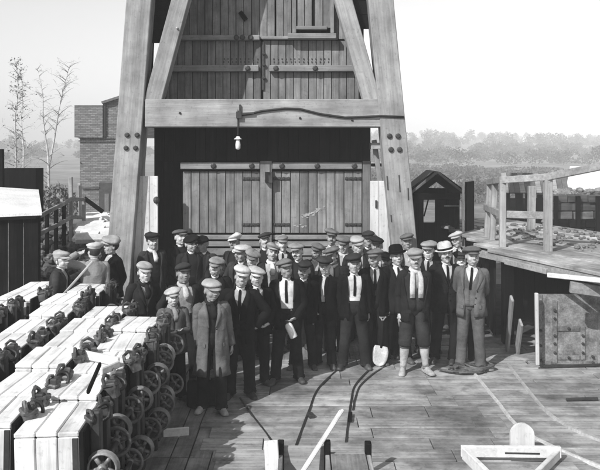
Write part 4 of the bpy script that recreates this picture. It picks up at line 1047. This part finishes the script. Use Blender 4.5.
        for sg in (-1, 1):
            A, B, Cc = [], [], []
            for i, z in enumerate(zl):
                rx_, ry_, cy = prof(JK, z); rx_ += .006+bulk; ry_ += .006+bulk; g_ = max(.004, gapf(z)); t = i/(len(zl)-1); wd_ = .012+.055*math.sin(min(1, t*1.25)*math.pi*.62)
                for lst, xx, o in ((A, g_-.002, .004), (B, g_+wd_*.5, .016), (Cc, g_+wd_, .010)):
                    xx = min(xx, rx_*.92); lst.append((sg*xx, cy-ry_*math.sqrt(max(.02, 1-(xx/rx_)**2))-o, z-(.012 if lst is Cc and 2 < i < 5 else 0)))
            nb = len(zl); Vl = np.array(A+B+Cc+[(q[0], q[1]+.01, q[2]) for q in A+Cc]); Wl = torso_w(Vl[:, 2]); Vl = skin(Vl, Wl, Rm, J); Fl = []
            for i in range(nb-1):
                for o1, o2 in ((0, nb), (nb, 2*nb), (2*nb, 4*nb), (3*nb, 0)): Fl.append((o1+i, o2+i, o2+i+1, o1+i+1))
            m.add([tuple(q) for q in Vl], Fl)
        mc = MB(); rg_ = []
        for q in range(15):
            a = R(-34)+(R(248))*q/14; cx_, sx_ = math.cos(a), math.sin(a)
            rg_.append([(.070*cx_, .016+.066*sx_, 1.497+.010*sx_), (.082*cx_, .016+.078*sx_, 1.478+.010*sx_), (.104*cx_, .016+.098*sx_, 1.440), (.078*cx_, .016+.070*sx_, 1.450)])
        mc.loft(rg_, True); Vc = np.array([tuple(q) for q in mc.v]); m.add([tuple(q) for q in rigid(Vc, 'chest', Rm, J)], mc.f)
        jk = mbpart('overcoat' if coat == 'over' else 'jacket', m, C(jacket))
        mb_ = MB(); nbt = 0
        for z in ((1.13, 1.04, .95) if coat != 'over' else (1.13, 1.0, .87)):
            rx_, ry_, cy = prof(JK, z); g_ = gapf(z)+.018; pt = np.array([(g_, cy-(ry_+bulk)*math.sqrt(1-(g_/rx_)**2)-.006, z)]); pt = skin(pt, torso_w(pt[:, 2]), Rm, J)[0]; mb_.ell(pt, (.011, .007, .011), 6, 4)
        for sg in (-1, 1):                              # pocket flaps
            pts = np.array([(sg*(.085+dx), 0, .93+dz) for dx, dz in ((0, 0), (.085, .008), (.085, -.042), (0, -.05))])
            for q in pts: rx_, ry_, cy = prof(JK, q[2]); q[1] = cy-(ry_+bulk+.016)*abs(1-(min(.97, abs(q[0])/(rx_+bulk)))**2)**.44
            pts = np.concatenate([pts, pts+np.array((0, .014, 0))]); pts = skin(pts, torso_w(pts[:, 2]), Rm, J)
            m9 = MB(); m9.add([tuple(q) for q in pts], [(0, 1, 2, 3), (0, 4, 5, 1), (1, 5, 6, 2), (2, 6, 7, 3), (3, 7, 4, 0)]); mbpart('pocket_flap', m9, C(jacket), jk, False)
        tag(mbpart('buttons', mb_, C(.02), jk), kind='stuff')
    # hair, moustache
    m = MB(); rg_ = []
    for i in range(8):
        z = 1.545+.016*i; hw = math.sqrt(max(.02, 1-((z-1.628)/.094)**2)); r_ = []
        for q in range(15):
            a = R(-8)+R(196)*q/14; r_.append((.0785*hw*math.cos(a), .010+.098*hw*math.sin(a), z+(.022 if (q < 2 or q > 12) and i == 0 else 0)))
        rg_.append(r_+[(q_[0]*.9, .01+(q_[1]-.01)*.9, q_[2]) for q_ in reversed(r_)])
    m.loft(rg_); part('hair', rigid(np.array([tuple(q) for q in m.v]), 'head', Rm, J), m.f, M['hair' if seed % 3 < 2.2 else 'hair_grey'])
    if tache:
        m = MB(); m.tube([(-.03, -.088, 1.563), (-.012, -.102, 1.570), (0, -.104, 1.572), (.012, -.102, 1.570), (.03, -.088, 1.563)], [.004, .008, .008, .008, .004], 7)
        part('moustache', rigid(np.array([tuple(q) for q in m.v]), 'head', Rm, J), m.f, M['hair' if tache == 1 else 'hair_grey'])
    # headgear
    tl = rx(R(rg.uniform(-11, -1) if hat == 'cap' else rg.uniform(-6, 0)))@ry(R(rg.uniform(-10, 10))); pv = np.array((0, 0, 1.66))
    def hatpart(name, m, mat, par=root): 
        Vh = (np.array([tuple(q) for q in m.v])-pv)@tl.T+pv+np.array((0, .004, .006)); return part(name, rigid(Vh, 'head', Rm, J), m.f, mat, par)
    n = 26
    if hat == 'cap':
        m = MB(); w_ = rg.uniform(.87, 1.10); dr_ = rg.uniform(-.018, .018); bk_ = rg.uniform(-.006, .022); ht_ = rg.uniform(.9, 1.2); sx2 = rg.uniform(-.018, .018); pu_ = rg.uniform(.6, 1.5)
        tab = [(1.650, .080, .100, .0), (1.660, .084, .105, -.002), (1.672, .101*w_, .117*w_, -.006), (1.686, .113*w_, .131*w_, -.014), (1.699, .110*w_, .128*w_, -.018), (1.717, .088*w_, .104*w_, -.010), (1.729, .05*w_, .062*w_, -.004), (1.732, .01, .012, -.004)]
        rings = []
        for i, (z, a, b, cy) in enumerate(tab):
            z = 1.65+(z-1.65)*ht_
            r_ = []
            for q in range(n):
                t = 2*math.pi*q/n; sx_, cx_ = math.sin(t), math.cos(t); lump = 1+.035*math.sin(3*t+seed)*(i > 1)+.02*math.sin(7*t+seed*2+i)*(i > 1)+.02*math.sin(5*t+seed*3)*(i > 1)
                r_.append((a*sx_*lump+sx2*(i > 1), (cy*pu_ if i > 1 else cy)-b*cx_*lump, z+dr_*sx_*(i > 1)-(.016*cx_+bk_*(1-cx_)*.5)*(1 if 2 <= i <= 5 else .6 if i > 5 else 0)))
            rings.append(r_)
        m.loft(rings, True, False, True); c_ = hatpart('cap', m, C(cap))
        m = MB(); top, bot = [], []
        for q in range(15):
            t = R(-62)+R(124)*q/14; sx_, cx_ = math.sin(t), math.cos(t); ed = math.cos(t*.98/R(62)*math.pi/2)**.6 if abs(t) < R(62) else 0
            A_ = (.083*sx_, -.102*cx_, 1.657); B_ = (.086*sx_*(1+.12*ed), -(.104+.064*ed)*cx_, 1.657-.022*ed-.010*abs(sx_))
            Mid = tuple((A_[i_]+B_[i_])/2+(.006 if i_ == 2 else 0) for i_ in range(3))
            top.append((A_, Mid, B_)); bot.append(tuple((v_[0], v_[1], v_[2]-.007) for v_ in (B_, Mid, A_)))
        m.loft([list(a)+list(b) for a, b in zip(top, bot)], True); hatpart('peak', m, C(cap), c_)
    elif hat in ('bowler', 'trilby'):
        m = MB(); hgt = .125; rings = []
        tab = [(1.652, .083, .103), (1.640, .090, .110), (1.639, .128, .155), (1.644, .134, .162), (1.649, .128, .156), (1.652, .096, .116), (1.668, .093, .113), (1.705, .091, .110), (1.735, .083, .100), (1.754, .062, .078), (1.760, .028, .04), (1.757, .004, .006)]
        for i, (z, a, b) in enumerate(tab):
            r_ = []
            for q in range(n):
                t = 2*math.pi*q/n; sx_, cx_ = math.sin(t), math.cos(t); z2 = z+(.012*abs(sx_)**2 if 1 < i < 5 else 0)-(.010*math.exp(-(sx_/.35)**2) if hat == 'trilby' and i > 8 else 0)
                pin = 1-(.14*max(0, cx_)**2 if hat == 'trilby' and 7 < i < 11 else 0); r_.append((a*sx_*pin, -b*cx_, z2))
            rings.append(r_)
        m.loft(rings, True, False, True); c_ = hatpart('hat', m, C(cap))
        m = MB(); m.loft([[(a*math.sin(2*math.pi*q/n), -b*math.cos(2*math.pi*q/n), z) for q in range(n)] for z, a, b in ((1.654, .0955, .1155), (1.654, .098, .118), (1.678, .0955, .1155), (1.678, .092, .112))], True, False, False); hatpart('hat_band', m, C(.02), c_)
    root['k'] = 0; del root['k']
    return root, J, K, Rm
def wpt(rt, pt):
    """a point of a posed person in world coordinates"""
    root, J, K, Rm = rt; q = Vector(tuple(float(v) for v in pt))*K; c, s = math.cos(root.rotation_euler.z), math.sin(root.rotation_euler.z)
    return Vector((root.location.x+c*q.x-s*q.y, root.location.y+s*q.x+c*q.y, root.location.z+q.z))
def hand_world(rt, k, f=.75): return wpt(rt, rt[1]['hand'+k]+rt[3]['hand'+k]@((T0['hand'+k]-J0['hand'+k])*f))

PPL = {}
def A(key, *a, **k): PPL[key] = person(*a, **k)
# left background
A(1, 59, 251, 1.70, 75, jacket=.10, cap=.30, label='man at the far left standing sideways behind the tubs in a light cap', hy=-20, armR='hold', armL='hold', lean=8, skin_i=2)
A(2, 93, 242, 1.80, 200, jacket=.22, cap=.42, label='man seen from behind in pale grey jacket, one arm raised to his cap', armL='raise', armR='down', coat='closed', bulk=.012, trous=.03, hy=10)
A(3, 111, 237, 1.80, -40, jacket=.018, cap=.28, coat='closed', label='man in a black jacket standing beside the man with the raised arm', hy=-20)
# left cluster
A(4, 142, 261, 1.72, 38, jacket=.06, cap=.26, label='young man leaning on the tubs with his jacket collar open, left of the group', lean=14, armR='lean', armL='lean', hy=-8, skin_i=2, coat='closed', scarf=.05)
A(5, 153, 233, 1.80, 25, jacket=.09, cap=.06, coat='long', gap=.08, label='man in a long dark coat and pale muffler before the left whitewashed boards', scarf=.5, inner='dark', hy=10)
A(6, 180, 229, 1.83, 20, jacket=.02, cap=.12, coat='closed', label='tall man in black at the left end of the back row against the dark boarding', inner='dark', hy=15)
A(7, 191, 235, 1.80, 8, jacket=.05, cap=.035, label='man in dark cap and open jacket, second from the left of the back row', inner='dark', hp=10)
A(8, 204, 236, 1.77, -4, jacket=.08, cap=.03, label='man in a very dark cap just left of the left door leaf', inner='dark', hp=9)
A(9, 184, 263, 1.71, 22, jacket=.05, cap=.10, scarf=.48, label='man with a bright white muffler behind the boy in the grey jacket', hy=10, gap=.08)
A(10, 173, 288, 1.48, 14, jacket=.12, cap=.34, coat='high', boy=True, label='boy in a buttoned grey jacket and light cap with his arms folded by the tubs', armL='fold', armR='fold', hp=8, skin_i=2, scarf=.2)
A(11, 216, 257, 1.70, 10, jacket=.03, cap=.22, label='man in a tilted grey cap behind the man in the overcoat', hr=10, inner='dark')
A(12, 212, 279, 1.66, 8, jacket=.14, cap=.26, coat='over', inner='dark', scarf=.05, armL='straight', armR='straight', label='older man in a long grey overcoat with a kit bag at his feet', tache=2, hp=14, lean=6, trous=.04, boots='pale')
A(13, 240, 266, 1.75, 4, jacket=.026, cap=.42, label='man in a pale cap and wide dark jacket next to the overcoated man', inner='waistcoat', innert=.03, bulk=.015, hp=8, armR='hip')
A(14, 257, 267, 1.65, 0, jacket=.022, cap=.40, label='shorter man in a pale cap and black jacket, third in the front row', inner='waistcoat', innert=.03, armL='clasp', hp=8)
A(15, 236, 234, 1.78, -10, jacket=.07, cap=.50, label='back row man in the whitest cap in front of the left door leaf', inner='dark')
A(16, 241, 244, 1.76, -12, jacket=.10, cap=.38, label='man in a pale drooping cap turned to the right in the middle rows', hy=-18, inner='dark')
A(17, 251, 250, 1.72, 10, jacket=.05, cap=.20, label='man in a grey cap between the pale cap and the door post', inner='dark', hp=12)
A(18, 265, 232, 1.80, -8, jacket=.20, cap=.10, label='back row man in a light jacket before the middle door post', inner='dark', hp=-4, hy=25)
A(19, 271, 244, 1.74, 0, jacket=.06, cap=.24, label='man with a white muffler at the middle of the group below the door post', scarf=.55, gap=.08)
A(20, 283, 235, 1.78, 4, jacket=.03, cap=.20, label='back row man just right of the middle door post', inner='waistcoat', innert=.05)
A(21, 287, 258, 1.75, -3, jacket=.024, cap=.16, label='tall man in open jacket over white shirt holding a white tin bottle', coat='open', gap=.075, inner='tie', shirtt=.5, armL='clasp', armR='straight', hy=25, hp=0, bulk=.01)
A(22, 299, 243, 1.74, -5, jacket=.05, cap=.20, label='man in a broad grey cap behind the man with the white bottle', inner='dark', hp=8)
A(23, 303, 261, 1.62, 0, jacket=.012, cap=.09, label='short dark-faced man half hidden beside the man with the white bottle', skin_i=0, inner='dark', hp=10)
A(24, 315, 243, 1.70, -4, jacket=.05, cap=.16, label='bare-necked man in an open collar in the middle row, right of centre', hp=-2, gap=.07, inner='shirt')
A(25, 332, 229, 1.83, -6, jacket=.14, cap=.18, label='tallest back row man in front of the chalk scuff on the right door leaf', inner='shirt', coat='sleeves')
A(26, 325, 257, 1.66, -3, jacket=.014, cap=.10, label='man all in black with a narrow pale shirt strip, centre front', inner='shirt', gap=.022, shirtt=.38, hp=6, skin_i=1)
A(27, 334, 247, 1.72, -6, jacket=.05, cap=.16, label='man with a dark scarf behind the all-black front row man', inner='dark', scarf=.16)
A(28, 344, 237, 1.76, -6, jacket=.04, cap=.16, label='man with a pale shirt front in the back rows before the right door leaf', scarf=.4)
A(29, 359, 236, 1.82, -6, jacket=.06, cap=.28, label='man in a rounded light grey cap right of the chalk scuff', scarf=.35)
A(30, 354, 254, 1.72, -8, jacket=.022, cap=.08, label='front row man with a bright white shirt front and black hanging tie', inner='tie', gap=.075, shirtt=.48, armL='straight', skin_i=1, trous=.06)
A(31, 375, 248, 1.78, -8, jacket=.02, cap=.16, label='man in black with an open jacket, behind the upright shovel', inner='waistcoat', innert=.03, gap=.05, armL='straight')
A(32, 369, 231, 1.80, -8, jacket=.10, cap=.10, label='back row man at the right edge of the right door leaf', inner='dark')
A(33, 376, 237, 1.80, -8, jacket=.04, cap=.05, label='man in a dark cap and white collar before the right whitewashed boards', inner='tie')
A(35, 386, 252, 1.66, -10, jacket=.02, cap=.03, skin_i=0, label='dark-faced man hidden behind the shoulder of the man in the black hat', inner='dark')
A(34, 396, 246, 1.80, -6, jacket=.038, trous=.03, cap=.014, hat='bowler', coat='closed', inner='waistcoat', innert=.03, label='man in a black brimmed hat, white collar and buttoned dark suit', shirtt=.45, armL='straight', armR='straight', hp=2, hy=2, skin_i=2, boots='dark')
A(36, 407, 234, 1.80, -10, jacket=.05, cap=.14, label='back row man before the right leg of the headframe', inner='shirt', hp=-2)
A(37, 414, 249, 1.83, -8, jacket=.045, trous=.085, cap=.20, knick=True, boots='pale', coat='scarfhang', gap=.12, scarf=.45, inner='waistcoat', innert=.07, label='man in knee breeches and pale socks with a hanging white muffler', armL='straight', armR='straight', hp=4, hy=-6, stepL=(5, 2), stepR=(2, 0), wide=.06, skin_i=1)
A(38, 428, 241, 1.80, -8, jacket=.03, cap=.22, coat='closed', inner='tie', label='man in a light cap and tie looking over the shoulder of the man in breeches', hr=-7, skin_i=2)
A(39, 446, 243, 1.85, -6, jacket=.032, trous=.026, cap=.46, hat='trilby', coat='closed', inner='waistcoat', innert=.04, label='man in a pale brimmed hat and dark buttoned suit', shirtt=.45, armL='straight', armR='straight', hp=2, skin_i=2, bulk=.01)
A(40, 457, 231, 1.80, -6, jacket=.03, cap=.34, label='man in a light cap standing behind the others below the black hut', inner='tie', skin_i=1)
A(42, 462, 251, 1.72, -8, jacket=.02, cap=.10, label='man whose face shows behind the shoulder of the man in the light grey suit', inner='dark', skin_i=2, armL='behind')
A(41, 471, 246, 1.84, -14, jacket=.13, trous=.12, cap=.12, coat='open', gap=.075, inner='waistcoat', innert=.13, label='man in light grey suit with hands behind his back, rightmost in front', armL='behind', armR='behind', shirtt=.45, hp=6, hy=14, side=3, lean=-2, stepL=(8, 3), stepR=(0, 0), wide=.04, skin_i=1)
A(43, 441, 222, 1.72, -20, jacket=.02, cap=.03, z0=.2, label='dim figure standing inside the open black hut', inner='dark') if False else None

# things held or standing by the men
h = hand_world(PPL[21], 'L')
bt = empty('tin_bottle', h+Vector((.015, -.09, -.01)), 0, 'white tin bottle held by the front row man in the open jacket', 'bottle')
bt.rotation_euler = (0, R(-24), 0)
MB().tube([(0, 0, -.19), (0, 0, -.18), (0, 0, -.02), (0, 0, .01), (0, 0, .03)], [.05, .055, .055, .045, .022], 14).build('flask', M['enamel'], bt, True)
MB().tube([(0, 0, .028), (0, 0, .06)], [.024, .022], 10).build('stopper', M['iron'], bt)
sv = empty('shovel', G(378, 366), 0, 'short shovel with a bright round blade standing on the floor before the men', 'shovel')
V1 = []
for i in range(10):
    t = i/9; z = .010+.34*t; hw = .135*math.sqrt(max(.0, 1-(1-min(1, t*1.7))**2))*(1 if t < .8 else 1-.22*(t-.8)/.2)+.006
    yy = lambda u: -.05+.10*t-.022*u*u
    V1.append([(hw*u, yy(u), z) for u in np.linspace(-1, 1, 7)]+[(hw*u, yy(u)+.008, z) for u in np.linspace(1, -1, 7)])
bl = MB(); bl.loft(V1); bl.build('blade', M['bright'], sv, True, None, (0, R(10), 0))
MB().tube([(.06, .055, .31), (.075, .05, .42), (.085, .03, .6), (.09, .05, .80)], [.026, .021, .019, .019], 9).build('shaft', M['dark_z'], sv, True); sv.scale = (.86, .86, .86)
MB().bar((.03, .055, .86), (.15, .055, .86), .032, .032).bar((.085, .05, .79), (.045, .055, .86), .02, .02).bar((.09, .05, .79), (.135, .055, .86), .02, .02).build('handle', M['rail_post'], sv)
h = hand_world(PPL[37], 'R'); tip = G(408, 358); tip.z = .0
m = MB(); tp_ = h+Vector((0, -.0, .06)); m.tube([tip, tip*.5+h*.5, h, tp_], [.011, .013, .014, .015], 8); m.ell(tp_, (.03, .022, .02), 8, 6)
tag(m.build('walking_stick', M['rail_post'], None, True), 'pale walking stick held upright by the man in knee breeches', 'stick')
h = hand_world(PPL[37], 'L', .95)
cn = empty('tin_can', h+Vector((0, 0, -.19)), 0, 'small pale lidded can hanging from the hand of the man in knee breeches', 'can')
MB().tube([(0, 0, 0), (0, 0, .005), (0, 0, .13), (0, 0, .14)], [.045, .05, .05, .042], 14).build('can_body', M['steel'], cn, True)
m = MB(); m.tube([(.045*math.cos(a), 0, .13+.065*math.sin(a)) for a in np.linspace(0, math.pi, 9)], .005, 5); m.build('handle', M['iron'], cn)
q = G(207, 404)
kb = empty('kit_bag', q+Vector((-.05, -.02, 0)), R(12), 'dark stiff kit bag standing at the feet of the overcoated man', 'bag')
m = MB(); rings = []
for z, a, b in ((0, .19, .11), (.02, .21, .13), (.15, .215, .13), (.27, .205, .11), (.31, .19, .07), (.325, .17, .02)): rings.append([(a*math.copysign(abs(math.cos(t))**.6, math.cos(t)), b*math.copysign(abs(math.sin(t))**.6, math.sin(t)), z+.008*math.sin(3*t+z*20)) for t in np.linspace(0, 2*math.pi, 22, endpoint=False)])
m.loft(rings); m.build('bag_body', C(.05), kb, True)
m = MB(); m.tube([(.09*math.cos(a), -.02, .31+.10*math.sin(a)) for a in np.linspace(0, math.pi, 11)], .012, 6); m.build('handle', M['leather'], kb, True)
m = MB(); m.bar((-.17, 0, .325), (.17, 0, .325), .03, .03); m.build('frame', M['steel_dark'], kb)

# ------------------------------------------------------------------ air
hz = bpy.data.materials.new('pale_haze'); hz.use_nodes = True; n = hz.node_tree; n.nodes.clear()
pv = n.nodes.new('ShaderNodeVolumePrincipled'); pv.inputs['Color'].default_value = (.95, .95, .95, 1); pv.inputs['Density'].default_value = .0021; pv.inputs['Anisotropy'].default_value = -.35
mo = n.nodes.new('ShaderNodeOutputMaterial'); n.links.new(pv.outputs[0], mo.inputs['Volume'])
tag(MB().box((0, 490, 12.5), (1260, 1060, 31)).build('haze', hz), kind='stuff')
bpy.context.view_layer.update()
